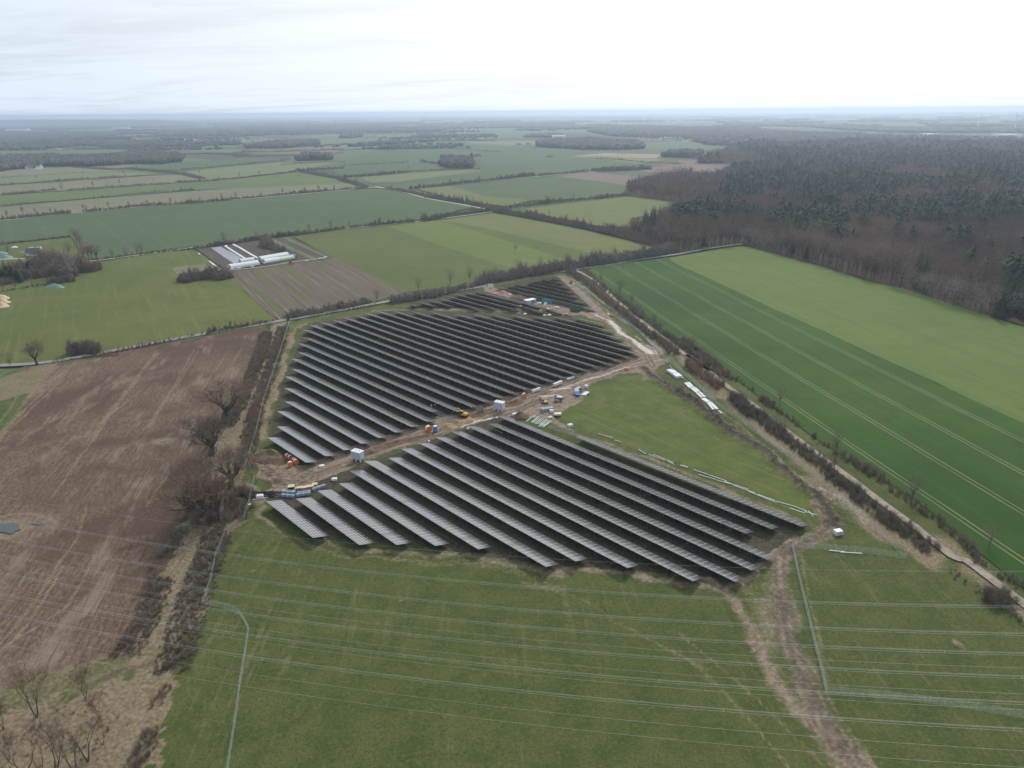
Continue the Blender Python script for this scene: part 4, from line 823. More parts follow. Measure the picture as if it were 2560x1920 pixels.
def third(v): return 'left third' if v < 500 else 'middle' if v < 1300 else 'right third'
for i in ind_d:
    mass[i] = False; pale = (rx[i] > 1450 and ry[i] > 950) or (rx[i] < 600 and rx[i] > 380 and ry[i] > 850)
    e = tree(K_FUZZG if pale else K_FUZZ, int(i), (Q[i, 0], Q[i, 1]), nrg.uniform(16, 22) * (1 if not pale else .9), 'bare greyish tree in pale %s of wood edge beside light green field' % third(rx[i]) if pale else 'bare brown tree in front rows of the big wood, %s of edge' % third(rx[i]), group='pale trees at the wood edge' if pale else 'brown trees at the wood edge', wide=1.15, z=0)
for i in ind_c: mass[i] = False; tree(K_CON, int(i), (Q[i, 0], Q[i, 1]), nrg.uniform(17, 24), 'dark green conifer clumped near front of big wood, %s of edge' % third(rx[i]), 'conifer', group='conifers near the wood front', wide=1.0, z=0)
TD = [template(80 + i, 1.0, ntw=110, R=.30, base=.25, tl=.13, tw=.011) for i in range(4)]; TDF = [template(90 + i, 1.0, ntw=44, R=.36, base=.3, tl=.16, tw=.03) for i in range(4)]
TC = [template(100 + i, 1.0, ntw=120, R=.24, base=.15, cone=True) for i in range(4)]; TCF = [template(110 + i, 1.0, ntw=46, R=.28, base=.2, cone=True) for i in range(4)]
def mass_obj(name, sel, near_t, far_t, mat, hs, label, cut=1000, tint=None, sxm=1.0):
    q = Q[sel]; d = d0[sel]; n = len(q); rg = np.random.default_rng(n); h = rg.uniform(hs[0], hs[1], n) * (.8 + .45 * vnoise(q[:, 0], q[:, 1], .03, 71)) * np.where(rg.random(n) < .12, 1.2, 1); s = h * rg.uniform(.85, 1.2, n) * sxm * np.maximum(1, (d / 900.0)) ** .75
    t = np.clip((tint[sel] if tint is not None else .4) + (vnoise(q[:, 0], q[:, 1], .012, 50) - .5) * .7 + rg.normal(size=n) * .28, 0, 1)
    P_ = np.concatenate([q, np.zeros((n, 1))], 1); wh = rg.integers(0, 4, n) + 4 * (d > cut)
    V, F, tt = bake(near_t + far_t, P_, s, h, rg.random(n) * 6.28, t, wh)
    return tag(link(name, np_mesh(name, V, F, mat, tint=tt)), label, 'woodland', kind='stuff')
mass_obj('broadleaf_woodland', mass & ~con, TD, TDF, m_decb, (14, 21), 'purple-brown bare broadleaf trees massed behind the front of the big wood', tint=np.where(warm, .75, .3))
mass_obj('conifer_woodland', mass & con, TC, TCF, m_conb, (17, 24), 'dark green conifer stands inside the big wood', sxm=1.0)
# distant woods, each one a mass of crowns
def wood(s, h, sp, label, cone=.15, tint=.35, z=0.0, zf=None, mat=None):
    poly = W(s, z); q = wood_points(poly, sp, 9 + len(label), grow=False); n = len(q)
    if n < 3: return
    rg = np.random.default_rng(n); hh = h * rg.uniform(.75, 1.15, n) * (1 + .25 * (vnoise(q[:, 0], q[:, 1], .01, 60) - .5)); wh = np.where(rg.random(n) < cone, 6 + rg.integers(0, 4, n), rg.integers(0, 6, n))
    P_ = np.concatenate([q, np.array([0.0 if zf is None else zf(a, c_) for a, c_ in q]).reshape(-1, 1) if zf else np.zeros((n, 1))], 1)
    t = np.clip(tint + (wh >= 6) * .6 + rg.normal(size=n) * .18, 0, 1)
    V, F, tt = bake(BLOB + BLOBC, P_, np.full(n, sp * 1.35) * rg.uniform(.8, 1.2, n), hh, rg.random(n) * 6.28, t, wh)
    tag(link('distant_wood', np_mesh('distant_wood', V, F, mat or m_far, tint=tt)), label, 'woodland', kind='stuff')
WD = [('A -500,500 -300,400 0,405 350,392 560,410 720,395 860,372 1010,368 1180,398 1170,425 1000,440 880,436 600,452 300,452 0,486', 14, 10, 'long grey wood at the left behind the strip fields', .25),
      ('A 1100,408 1150,408 1150,385 1100,385', 15, 9, 'lone pair of dark conifers right of the left wood', 1), ('A 1900,420 2130,415 2140,400 1960,398', 17, 11, 'compact dark wood above the farm crossing', .1),
      ('A 640,330 900,330 900,312 700,305', 12, 14, 'small wood left of the village', .1), ('A 1570,338 1800,338 2060,318 2050,300 1800,305 1620,325', 16, 15, 'dark wood right of the left village', .3),
      ('A -500,330 150,318 400,290 700,268 740,250 600,236 0,236 -500,240', 14, 20, 'broad dark wood in the far left', .35), ('A 1000,262 1300,260 1430,240 1700,225 2212,212 M 500,182 380,178 0,185 A 2000,195 1500,212 1010,222', 15, 20, 'broad dark wood crossing the far middle', .3), ('A 100,345 260,345 260,325 110,330', 12, 14, 'small far wood at the left', .1), ('A 1800,228 2212,232 M 0,226 340,212 340,200 0,190 A 1900,205', 14, 22, 'far wood above the meadows', .2),
      ('M 1270,328 1400,336 1560,346 1800,348 1958,338 1950,322 1880,300 1600,288 1350,295 1275,310', 17, 15, 'oval purple wood in the middle of the plain', .03), ('M 640,446 700,466 850,470 860,430 780,412 660,415', 15, 9, 'round copse with dark conifers at its right end', .25), ('M 840,400 865,440 850,398', 16, 8, 'dark conifers at the copse end', 1),
      ('M 2070,396 2212,396 R 100,400 150,375 M 2212,372 2100,378', 16, 10, 'dark wood patch beside the forest end', .2), ('M 0,270 60,272 140,262 130,245 20,250', 14, 16, 'far hill copse left', .1), ('M 1190,268 1430,268 1430,252 1220,252', 13, 18, 'thin far copse above the oval wood', .1),
      ('M 1600,232 1750,260 2212,276 R 180,318 460,322 800,322 1180,302 1250,270 1180,254 700,240 370,214 0,208 M 2000,196 1640,205', 17, 20, 'long far ridge wood behind the forest', .35), ('R 1180,302 2212,320 3000,330 3000,300 2212,292 1250,266', 18, 20, 'dark conifer rim along the back of the forest', .7),
      ('M -800,196 0,196 400,205 500,215 1100,205 1500,212 1600,205 1500,190 400,180 0,184 -800,180', 13, 38, 'far suburb trees along the middle horizon', .2), ('R 300,190 800,200 1300,235 2300,240 2300,215 1300,205 700,180 300,172', 13, 45, 'dark far woods right of the middle horizon', .4),
      ('R 1600,196 2500,200 2500,185 1600,182', 13, 60, 'dark far wood streak at the right', .5), ('R 1000,215 1700,232 1700,222 1000,206', 13, 50, 'dark far wood streak beyond the forest', .5), ('A -300,215 900,208 1250,200 1250,192 600,195 -300,200', 14, 60, 'far wood streak left under the hill', .4), ('A 1400,205 2212,180 2212,174 1400,192', 13, 60, 'far wood streak middle left', .3)]
for s, h, sp, lab, cn in WD: wood(s, h, sp, lab, cn)
# random far woods and hedges over the plain beyond five kilometres
rg = np.random.default_rng(77); far_p = []
for i in range(220):
    yy = 5000 * (1 + 2.8 * rg.random() ** 1.3); xx = rg.uniform(-.85, .85) * yy; L = rg.uniform(.02, .09) * yy; Wd = rg.uniform(40, 160) if rg.random() < .6 else rg.uniform(160, 500); n = int(L * Wd / (65 ** 2)) + 6
    a = rg.normal(0, .25); u_ = rg.uniform(-.5, .5, n) * L; v_ = rg.uniform(-.5, .5, n) * Wd
    far_p.append(np.stack([xx + u_ * math.cos(a) - v_ * math.sin(a), yy + u_ * math.sin(a) + v_ * math.cos(a)], 1))
q = np.concatenate(far_p); n = len(q)
V, F, tt = bake(BLOB, np.concatenate([q, np.zeros((n, 1))], 1), rg.uniform(50, 95, n), rg.uniform(11, 18, n), rg.random(n) * 6.28, rg.uniform(.1, .9, n), rg.integers(0, 6, n))
tag(link('distant_wood', np_mesh('distant_wood', V, F, m_far, tint=tt)), 'scattered dark woods and hedges far out towards the horizon', 'woodland', kind='stuff')
# hedges, copses and tree lines two to six kilometres out, left and middle
far_p = []; far_h = []
for i in range(95):
    u_ = rg.random(); cx = rg.uniform(-300, 2950); cy = rg.uniform(228, 352 - (95 if 1500 < cx < 2400 else 0)); q0 = W1('A %f,%f' % (cx, cy - (12 if cx > 2100 else 0))); d_ = math.hypot(*q0)
    if d_ > 7000: continue
    L = rg.uniform(.05, .20) * d_; wd = rg.choice([10, 14, 30, 90, 160], p=[.3, .3, .2, .13, .07]); a = rg.normal(.05, .22) if rg.random() < .8 else rg.normal(.9, .3); n = int(L * max(wd, 12) / (15 * 13)) + 8
    t_ = rg.uniform(-.5, .5, n) * L; v_ = rg.uniform(-.5, .5, n) * wd; far_p.append(np.stack([q0[0] + t_ * math.cos(a) - v_ * math.sin(a), q0[1] + t_ * math.sin(a) + v_ * math.cos(a)], 1)); far_h.append(np.full(n, 7.0 if wd < 20 else 11.5))
q = np.concatenate(far_p); hh = np.concatenate(far_h); n = len(q)
V, F, tt = bake(BLOB + BLOBC, np.concatenate([q, np.zeros((n, 1))], 1), rg.uniform(12, 22, n), hh * rg.uniform(.6, 1.4, n), rg.random(n) * 6.28, rg.uniform(.1, .8, n), rg.choice(10, n, p=[.15] * 6 + [.025] * 4))
tag(link('distant_hedgerows', np_mesh('distant_hedgerows', V, F, m_far, tint=tt)), 'tangle of dark hedgerows and copses across the far plain', 'hedgerows', kind='stuff')
# low wooded hill on the left horizon
hx0, hy = G(-150, 0)[0], 0
c0 = W1('A -400,185'); c1 = W1('A 1320,185'); V = []; F = []; nxh, nyh = 60, 10
for j in range(nyh):
    for i in range(nxh):
        u_, v_ = i / (nxh - 1), j / (nyh - 1); x_ = c0[0] + (c1[0] - c0[0]) * u_; y_ = c0[1] + (c1[1] - c0[1]) * u_ + (v_ - .5) * 1700
        pr = min(1, (1 - u_) * 7) ** .7 * (.72 + .28 * math.sin(u_ * 2.6 + .5)) * min(1, .5 + u_ * 1.5); V.append((x_, y_, 72 * pr * math.sin(math.pi * v_) ** .6 + (3 * math.sin(i * 1.7) * math.sin(math.pi * v_)) - 1.5))
F = [(j * nxh + i, j * nxh + i + 1, (j + 1) * nxh + i + 1, (j + 1) * nxh + i) for j in range(nyh - 1) for i in range(nxh - 1)]
hm, nt = new_mat('wooded_hill'); p = pos(nt); finish(hm, nt, nt.mix(nt.noise(p, .02, 5, .7), (.045, .05, .035), (.09, .085, .065)), 1, .1)
tag(link('hill', np_mesh('hill', V, F, hm, smooth=True)), kind='structure')

# ================================================================== solar rows
TH = RA(-45.987); DV = (math.cos(TH), math.sin(TH)); NV = (-math.sin(TH), math.cos(TH))
ZH, ZL, WY = 3.0, 1.42, 5.1                    # high edge towards the camera, low edge away, horizontal width
m_pv, nt = new_mat('pv_glass_grid')
oc = nt.n('TexCoord').outputs['Object']; so_ = nt.n('SeparateXYZ', {0: oc}).outputs
def gridline(v, step, half):
    fr = nt.m('MULTIPLY', nt.m('ABSOLUTE', nt.m('SUBTRACT', nt.m('FRACT', nt.m('ADD', nt.m('DIVIDE', v, step), .5)), .5)), step)
    return nt.m('LESS_THAN', fr, half)
gl = nt.m('MAXIMUM', gridline(so_[0], 1.875, .042), gridline(so_[1], WY / 5, .042))
cell = nt.n('TexWhiteNoise', {'Vector': nt.n('CombineXYZ', {0: nt.m('FLOOR', nt.m('DIVIDE', so_[0], 1.875)), 1: nt.m('FLOOR', nt.m('DIVIDE', so_[1], WY / 5)), 2: nt.n('ObjectInfo').outputs['Random']}).outputs[0]}, noise_dimensions='3D').outputs[0]
gcol = nt.mix(cell, (.010, .013, .024), (.018, .022, .036))
pg = nt.n('BsdfPrincipled', {'Base Color': nt.mix(gl, gcol, (.20, .21, .22)), 'Roughness': nt.m('ADD', .2, nt.m('MULTIPLY', gl, .3)), 'Specular IOR Level': .9, 'IOR': 2.1})
m_pv.node_tree.links.new(pg.outputs[0], nt.n('OutputMaterial').inputs[0])
m_back = plain('pv_backsheet', (.018, .022, .028), .5); m_under = plain('galvanised_profile', (.15, .16, .17), .5, .6)
def zat(y): return ZH + (ZL - ZH) * y / WY
def pv_meshes(L, bare=False):
    t = .045; b_ = MB()
    if not bare:
        b_.use(m_pv).add([(0, 0, ZH), (L, 0, ZH), (L, WY, ZL), (0, WY, ZL)], [(0, 1, 2, 3)])
        b_.use(m_back).add([(0, 0, ZH - t), (L, 0, ZH - t), (L, WY, ZL - t), (0, WY, ZL - t), (0, 0, ZH), (L, 0, ZH), (L, WY, ZL), (0, WY, ZL)], [(3, 2, 1, 0)])
        b_.use(m_galv).add([(0, 0, ZH - t), (L, 0, ZH - t), (L, WY, ZL - t), (0, WY, ZL - t), (0, 0, ZH), (L, 0, ZH), (L, WY, ZL), (0, WY, ZL)], [(0, 1, 5, 4), (1, 2, 6, 5), (2, 3, 7, 6), (3, 0, 4, 7)])
    f = MB(); f.use(m_under)
    for y in (.4, 1.4, 2.5, 3.6, 4.7): z = zat(y) - t - .05; f.add([(0, y - .03, z - .05), (L, y - .03, z - .05), (L, y + .03, z - .05), (0, y + .03, z - .05), (0, y - .03, z + .045), (L, y - .03, z + .045), (L, y + .03, z + .045), (0, y + .03, z + .045)], [(0, 3, 2, 1), (4, 5, 6, 7), (0, 1, 5, 4), (1, 2, 6, 5), (2, 3, 7, 6), (3, 0, 4, 7)])
    k = max(2, int(round(L / 3.75)))
    for i in range(k):
        x = (i + .5) * L / k
        f.tube((x, .15, zat(.15) - .18), (x, WY - .3, zat(WY - .3) - .18), .05, n=4); f.tube((x, 2.0, .9), (x, 3.9, zat(3.9) - .2), .035, n=4)
    return (b_.mesh('panel_table') if not bare else None), f.mesh('support_frame')
UNIT = 7.5; PV = {n: pv_meshes(n * UNIT - .22) for n in (1, 2, 3, 4)}; PVB = {n: pv_meshes(n * UNIT - .22, True) for n in (1, 2)}
pm = MB().use(m_under); pm.box((0, 0, 1.15), (.13, .09, 2.3)); POST = pm.mesh('post')
def solar_row(off, s0, s1, label, group, bare0=0, bare1=0):
    n = max(1, round((s1 - s0) / UNIT)); s0 = (s0 + s1) / 2 - n * UNIT / 2
    bx, by = off * NV[0] + s0 * DV[0], off * NV[1] + s0 * DV[1]
    e = empty('solar_panel_row', (bx, by, gz(bx, by) * 0), TH, label, 'solar panels', group); x = 0; i = 0; left = n; first = 1 + int(off * 7) % 4
    while left > 0:
        k = min(left, first if i == 0 and n > 4 else 4); bare = x < bare0 or (n - x - k) < bare1
        if bare0 and x < bare0: k = min(k, bare0 - x, 2)
        if bare1 and n - x <= bare1: k = min(left, 2)
        elif bare1: k = min(k, n - bare1 - x); bare = False
        me, fr = (PVB[k] if bare else PV[k]); dz = rnd.uniform(-.05, .05); dy = rnd.uniform(-.04, .04)
        if me: link('panel_table', me, e, (x * UNIT, dy, dz))
        link('support_frame', fr, e, (x * UNIT, dy, dz)); x += k; left -= k; i += 1
    for j in range(n * 2): link('post', POST, e, ((j + .5) * UNIT / 2 - .06, 2.0, 0))
    return e
UR = [(-245.5, -215.6), (-253.1, -215.0), (-267.3, -214.8), (-275.2, -214.6), (-290.5, -213.9), (-304.5, -213.8), (-312.2, -213.3), (-326.7, -213.1), (-334.4, -204), (-348.5, -211.2), (-357.0, -210.9), (-371.3, -210.5), (-378.1, -210.4), (-377.2, -210.3), (-376.2, -209.7), (-376.3, -209.4), (-376.0, -209.3), (-375.3, -208.5), (-373.5, -208.4), (-366.9, -207.9), (-358.2, -206.1), (-348.9, -204.8), (-334.4, -204.6), (-326.7, -204.3), (-318.1, -204.6), (-306.9, -216.3), (-295.8, -227.8), (-285.2, -240.0), (-274.4, -252.4)]
for i, (a, c_) in enumerate(UR): solar_row(105.3 + 7.565 * i, a, c_, '%s solar row from the near end of the big upper block%s' % (ORD[i], ', right end bare' if i == 8 else ', beside the orange drums' if i == 0 else ''), 'solar rows of the big upper block', bare1=2 if i == 8 else 0)
LR = [(-200.3, -170.1), (-195.5, -156.6), (-195.3, -149.1), (-194.6, -140.7), (-200.1, -130.3), (-200.1, -113.8), (-199.6, -106.1), (-199.2, -97.4), (-198.6, -81.4), (-198.4, -73.2), (-197.8, -72.6), (-197.3, -72.0), (-195.9, -79.8), (-195.7, -79.2), (-178.1, -70.5)]
for i, (a, c_) in enumerate(LR): solar_row(82.43 + 7.667 * i, a, c_, '%s solar row from the left in the near lower block%s' % (ORD[i], ', far end an open frame' if i == 14 else ', the shortest' if i == 0 else ''), 'solar rows of the near lower block', bare0=2 if i == 14 else 0)
N1 = [(-376.6, -365.9), (-375.1, -357.2), (-373.5, -349.4), (-371.7, -331.8), (-372.0, -324.2), (-372.3, -315.1), (-371.5, -298.5), (-370.4, -289.5)]
for i, (a, c_) in enumerate(N1): solar_row(266.72 + 7.719 * i, a, c_, '%s row from the left in the small block below the road' % ORD[i], 'solar rows of the small block below the road')
N2 = [(-366.9, -279.5), (-366.3, -294.2), (-367.2, -308.8), (-365.4, -316.8), (-365.2, -329.7), (-365.1, -344.1), (-363.4, -354.0)]
for i, (a, c_) in enumerate(N2): solar_row(340.34 + 8.41 * i, a, c_, '%s row from the container yard in the farthest triangular block' % ORD[i], 'solar rows of the farthest block')

# ================================================================== fences
def fence(s, label, h=2.1):
    pts = W(s) if isinstance(s, str) else s
    q = resample(pts, 2.5); e = empty('mesh_fence', (pts[0][0], pts[0][1]), 0, label, 'fence'); ox, oy = pts[0]
    segs = []; pp = [(a - ox, c_ - oy) for a, c_ in q[:, :2]] + [(pts[-1][0] - ox, pts[-1][1] - oy)]
    for (x0, y0), (x1, y1) in zip(pp[:-1], pp[1:]):
        for z in (.05, .35, .65, .95, 1.25, 1.55, 1.85, h): segs.append(((x0, y0, z), (x1, y1, z), .011, .011))
        for k in range(10): t = k / 10; segs.append(((x0 + (x1 - x0) * t, y0 + (y1 - y0) * t, .03), (x0 + (x1 - x0) * t, y0 + (y1 - y0) * t, h), .0065, .0065))
    V, F = prisms(segs, 3); link('wire_mesh', np_mesh('wire_mesh', V, F, m_fence), e)
    pmh = MB().use(m_fence).box((0, 0, h / 2), (.08, .06, h + .15)).mesh('fence_post')
    step = max(1, math.ceil(len(pp) / 98))
    for k in range(0, len(pp), step): link('post', pmh, e, (pp[k][0], pp[k][1], 0))
    return e
fence('E 1866,112 1820,265 1760,440 1700,620 1645,850 1600,990 1572,1080', 'long straight mesh fence left of the upper solar block')
fence('E 1640,1118 1605,1290 1570,1400', 'mesh fence beside the black pipe heap'); fence('E 1570,1400 1520,1420 1465,1450 1430,1540 1390,1640 X 1355,470 1310,600', 'mesh fence between oak thicket and foreground grass')
fence('X 1310,602 1380,610 1450,628 1500,645 1540,665 1575,715 1602,770', 'curved mesh fence joining the two straight lengths in the foreground'); fence('X 1602,770 1580,920 1550,1100 1520,1330 1470,1660 1450,1760', 'mesh fence running down out of the picture at the bottom')
fence('H 718,230 755,400 800,590 850,800 900,1000 935,1165', 'mesh fence right of the rutted loop track'); fence('H 935,1167 1400,1210 1800,1260 2212,1330 2500,1375', 'faint mesh fence along the bottom right towards the edge')
fence('H 722,232 1000,250 1250,275 1450,305', 'faint mesh fence with white poles lying beside it'); fence('H 1448,302 1300,160 1150,30 F 950,1190 850,1110 700,985', 'mesh fence between grass and pale straw strip')
fence('d 1660,890 1900,1090 2100,1255 F 150,590 400,770 700,985', 'mesh fence behind the white stacks'); fence('d 790,180 900,255 1060,360 1250,500 1450,670 1655,880', 'mesh fence along the dense hedge by the construction road')

# ================================================================== overhead lines
PHI, KK_, S0 = -0.20591, .0005, -72.558; LD = (math.cos(PHI), math.sin(PHI)); LN = (-LD[1], LD[0])
def wire_pts(u, z0, k, s0, a=-210, b_=230, n=56): return [(LN[0] * u + LD[0] * s, LN[1] * u + LD[1] * s, z0 + k * (s - s0) ** 2) for s in np.linspace(a, b_, n)]
def cable(u, label, nsub, group, z0=28.0, k=KK_, s0=S0, r=.012):
    e = empty('power_cable' if nsub == 1 else 'cable_bundle', wire_pts(u, z0, k, s0)[0], 0, label, 'power line', group); o = Vector(e.location)
    offs = [(0, 0)] if nsub == 1 else [(-.22, 0), (.22, 0), (0, .36)]
    for du, dz in offs:
        P_ = [Vector(q) - o for q in wire_pts(u + du, z0 + dz, k, s0)]; V, F = prisms([(a, c_, r, r) for a, c_ in zip(P_[:-1], P_[1:])], 5); link('conductor', np_mesh('conductor', V, F, m_wire), e)
    if nsub > 1:
        for s in range(-160, 200, 40):
            s = s + (u * 7) % 23; c_ = Vector((LN[0] * u + LD[0] * s, LN[1] * u + LD[1] * s, z0 + k * (s - s0) ** 2)) - o; b_ = MB().use(m_galv)
            for du, dz in offs: b_.tube(c_ + Vector((0, 0, .12)), c_ + Vector((LN[0] * du, LN[1] * du, dz)), .035, n=4)
            b_.build('spacer', e)
for i, u in enumerate((118.73, 111.49, 106.67, 101.40, 95.94, 90.79)): cable(u, '%s bundled overhead conductor counted down from the solar rows' % ORD[i], 3, 'bundled overhead conductors')
for i, u in enumerate((103.51, 97.89, 94.71, 87.05, 84.22)): cable(u, '%s thin single wire counted down between the bundled conductors' % ORD[i], 1, 'thin single overhead wires', r=.011)
cable(128.24, 'topmost single wire crossing the lower ends of the solar rows', 1, None, k=.000444, s0=-86.77, r=.011)

# ================================================================== things on the site
def thing(name, xy, rz, label, cat, group=None, z=None): return empty(name, (xy[0], xy[1], gz(*xy) if z is None else z), rz, label, cat, group)
def ang(s):                                   # heading of the line between two picked points
    a, c_ = W(s); return math.atan2(c_[1] - a[1], c_[0] - a[0])
# cable drums
def drum(xy, rz, label, r=.95, w_=1.15):
    e = thing('cable_drum', xy, rz, label, 'cable drum', 'cable drums')
    for s_ in (-1, 1):
        b_ = MB().use(m_orange).tube((s_ * w_ / 2, 0, r), (s_ * (w_ / 2 + .09), 0, r), r, n=24); b_.use(m_brown).tube((s_ * (w_ / 2 + .09), 0, r), (s_ * (w_ / 2 + .12), 0, r), .16, n=10); b_.build('flange', e)
    MB().use(m_white).tube((-w_ / 2, 0, r), (w_ / 2, 0, r), r * .9, n=20).build('winding', e)
dr = RA(62)
for s, l in (('g 1170,460', 'orange cable drum at the top, right of its pair'), ('g 1102,425', 'orange cable drum farthest left, half hidden'), ('g 1300,575', 'orange cable drum nearest the solar row'), ('g 1262,520', 'orange cable drum behind the one nearest the solar row'), ('g 1165,630', 'orange cable drum lowest of the five, lying alone')): drum(W1(s), -dr, l)
# coils of black pipe
def pipe_heap(xy, label, n=46, R_=6.2):
    e = thing('pipe_heap', xy, 0, label, 'pipe heap'); rg = random.Random(4); b_ = MB().use(m_black); segs = []
    for i in range(n):
        a0 = rg.uniform(-.35, .35) + (RA(20)); x = rg.uniform(-R_, R_); y = rg.uniform(-2.6, 2.6) * (1 - abs(x) / R_ * .5); z = .15 + rg.random() * 1.2 * (1 - abs(x) / R_ * .6) * (1 - abs(y) / 4); p0 = None; L = rg.uniform(2.5, 5)
        for j in range(7):
            t = j / 6 - .5; q_ = Vector((x + math.cos(a0) * L * t - math.sin(a0) * math.sin(t * 4 + i) * .5, y + math.sin(a0) * L * t + math.cos(a0) * math.sin(t * 4 + i) * .5, z + math.sin(t * 9 + i) * .12))
            if p0: segs.append((p0, q_, .11, .11))
            p0 = q_
    V, F = prisms(segs, 6); link('pipes', np_mesh('pipes', V, F, m_black), e)
pipe_heap(W1('g 460,1290'), 'heap of black plastic pipes by the left fence')
# timber-topped pallets
def pallet(xy, rz, label, d=(1.6, 1.2, 1.0), dark=False):
    e = thing('loaded_pallet', xy, rz, label, 'pallet', 'cartons on pallets by the left entrance')
    b_ = MB().use(m_wood)
    for y in (-d[1] / 2 + .08, 0, d[1] / 2 - .08): b_.box((0, y, .07), (d[0], .12, .14))
    b_.build('pallet_base', e); MB().use(m_brown if not dark else m_dark).box((0, 0, .15 + d[2] / 2), (d[0] * .96, d[1] * .96, d[2]), bev=.04).build('carton', e); MB().use(m_wood).box((0, 0, .15 + d[2] + .05), (d[0], d[1], .09), bev=.02).build('lid', e)
for s, l, dd, dk in (('g 1195,1195', 'big dark crate with pale timber lid, leftmost of the pallets', (2.2, 2.0, 1.7), True), ('g 1290,1190', 'low open pallet beside the big dark crate', (1.4, 1.2, .8), False), ('g 1390,1195', 'brown carton pallet, second right of the low one', (1.8, 1.5, 1.3), False), ('g 1480,1195', 'brown carton pallet in the middle of the row', (1.8, 1.5, 1.3), False), ('g 1570,1170', 'brown carton pallet right of the middle', (1.7, 1.5, 1.3), False), ('g 1650,1155', 'brown carton pallet above the angled blue bundle', (1.8, 1.5, 1.1), False), ('g 1730,1095', 'brown carton pallet at the right end of the row', (1.9, 1.6, 1.0), False)): pallet(W1(s), RA(12), l, dd, dk)
# long wrapped bundles of steel profiles
def bundle(s, label, w_=1.0, h=.8, mat=None, group=None, top=None):
    a, c_ = W(s); L = math.hypot(c_[0] - a[0], c_[1] - a[1]); e = thing('profile_bundle', ((a[0] + c_[0]) / 2, (a[1] + c_[1]) / 2), math.atan2(c_[1] - a[1], c_[0] - a[0]), label, 'steel bundle', group)
    b_ = MB().use(mat or m_bluegrey); n = 4
    for i in range(n): y = (i - (n - 1) / 2) * w_ / n; b_.box((rnd.uniform(-.08, .08), y, .12 + h / 2), (L, w_ / n * .9, h), bev=.05)
    b_.build('profiles', e); b_ = MB().use(m_white if mat is None else m_galv)
    for x in (-.36, 0, .36): b_.box((x * L, 0, .12 + h / 2), (.08, w_ + .06, h + .06))
    b_.build('strap', e); b_ = MB().use(m_wood)
    for x in (-.38, 0, .38): b_.box((x * L, 0, .06), (.12, w_ + .1, .12))
    b_.build('bearer', e); return e
GB = 'wrapped steel bundles by the left entrance'
bundle('g 975,1240 1285,1265', 'blue-grey bundle at the back left of the stack by the pallets', 1.5, 1.0, group=GB); bundle('g 960,1320 1265,1345', 'blue-grey bundle in front on the left', .9, .9, group=GB)
bundle('g 1320,1275 1640,1225', 'blue-grey bundle behind, touching the cartons', .9, .9, group=GB); bundle('g 1290,1320 1640,1270', 'blue-grey bundle in front of the second solar row', .9, .9, group=GB); bundle('g 1665,1195 1975,1095', 'angled blue-grey bundle above the third solar row', 1.0, .9, group=GB)
GW = 'white steel bundles at the edge of the central road'
bundle('m 830,410 1015,345', 'white bundle beside the orange drum on the central road', 1.1, 1.2, m_white, GW); bundle('m 1335,270 1515,190', 'white bundle, middle of three in line along the panels', 1.2, 1.3, m_white, GW); bundle('m 1645,120 1810,60', 'white bundle farthest along the panel edge', 1.0, .9, m_white, GW)
bundle('m 1040,840 1310,800', 'long grey double bundle on the turning area', 2.0, 1.3, m_bluegrey); bundle('m 1235,870 1330,865', 'short whitish bundle against the long grey one', 1.3, 1.2, m_white)
bundle('m 1980,480 2090,400', 'pair of white sheets stacked beside the truck, left one', 1.2, .35, m_white); bundle('m 2030,490 2130,410', 'pair of white sheets stacked beside the truck, right one', 1.2, .35, m_white)
bundle('m 1205,1000 1295,985', 'small white stack between rails and turning area', 1.3, .4, m_white); bundle('m 1660,1190 1755,1165', 'white-topped pallet stack beside the unfinished row', 1.6, 1.1, m_white)
bundle('m 2040,310 2115,300', 'whitish stack behind the van', 1.6, 1.3, m_white)
# stacks along the right fence
ST = [('d 1664,908 1690,932', 'thin white stack at the head of the line', .6, .3), ('d 1706,950 1735,985', 'thin white stack second in the line', .6, .3), ('d 1700,1000 1745,1030', 'grey-topped tall stack at the outer side', 2.6, 1.1), ('d 1755,1035 1790,1062', 'large tall stack of white beams next to the grey-topped one', 3.4, 1.2), ('d 1740,992 1820,1062', 'long white stack behind the large tall one', 1.0, .4), ('d 1832,1068 1858,1092', 'thin white stack after the large ones', .5, .3),
      ('d 1845,1105 1885,1148', 'white beam stack nearest the soil ridge', 1.5, .5), ('d 1868,1100 1908,1142', 'white beam stack behind the one nearest the soil ridge', 1.2, .5), ('d 1895,1150 1940,1188', 'white beam stack in the middle of the line, front', 1.4, .5), ('d 1918,1145 1962,1182', 'white beam stack in the middle of the line, back', 1.2, .5), ('d 1940,1190 1985,1232', 'double white stack below the middle', 1.1, .4),
      ('d 1965,1185 2012,1228', 'double white stack below the middle, back half', 1.2, .4), ('d 1995,1240 2040,1270', 'wide low white stack', 2.2, .4), ('d 2035,1275 2085,1335', 'white stack near the lower end, front', 1.1, .4), ('d 2055,1270 2118,1332', 'white stack near the lower end, back', 1.4, .4), ('d 2130,1342 2158,1366', 'short last white stack of the line', .8, .3)]
for s, l, a, h in ST: bundle(s, l + ', by the right fence', a, h, m_white, 'white beam stacks by the right fence')
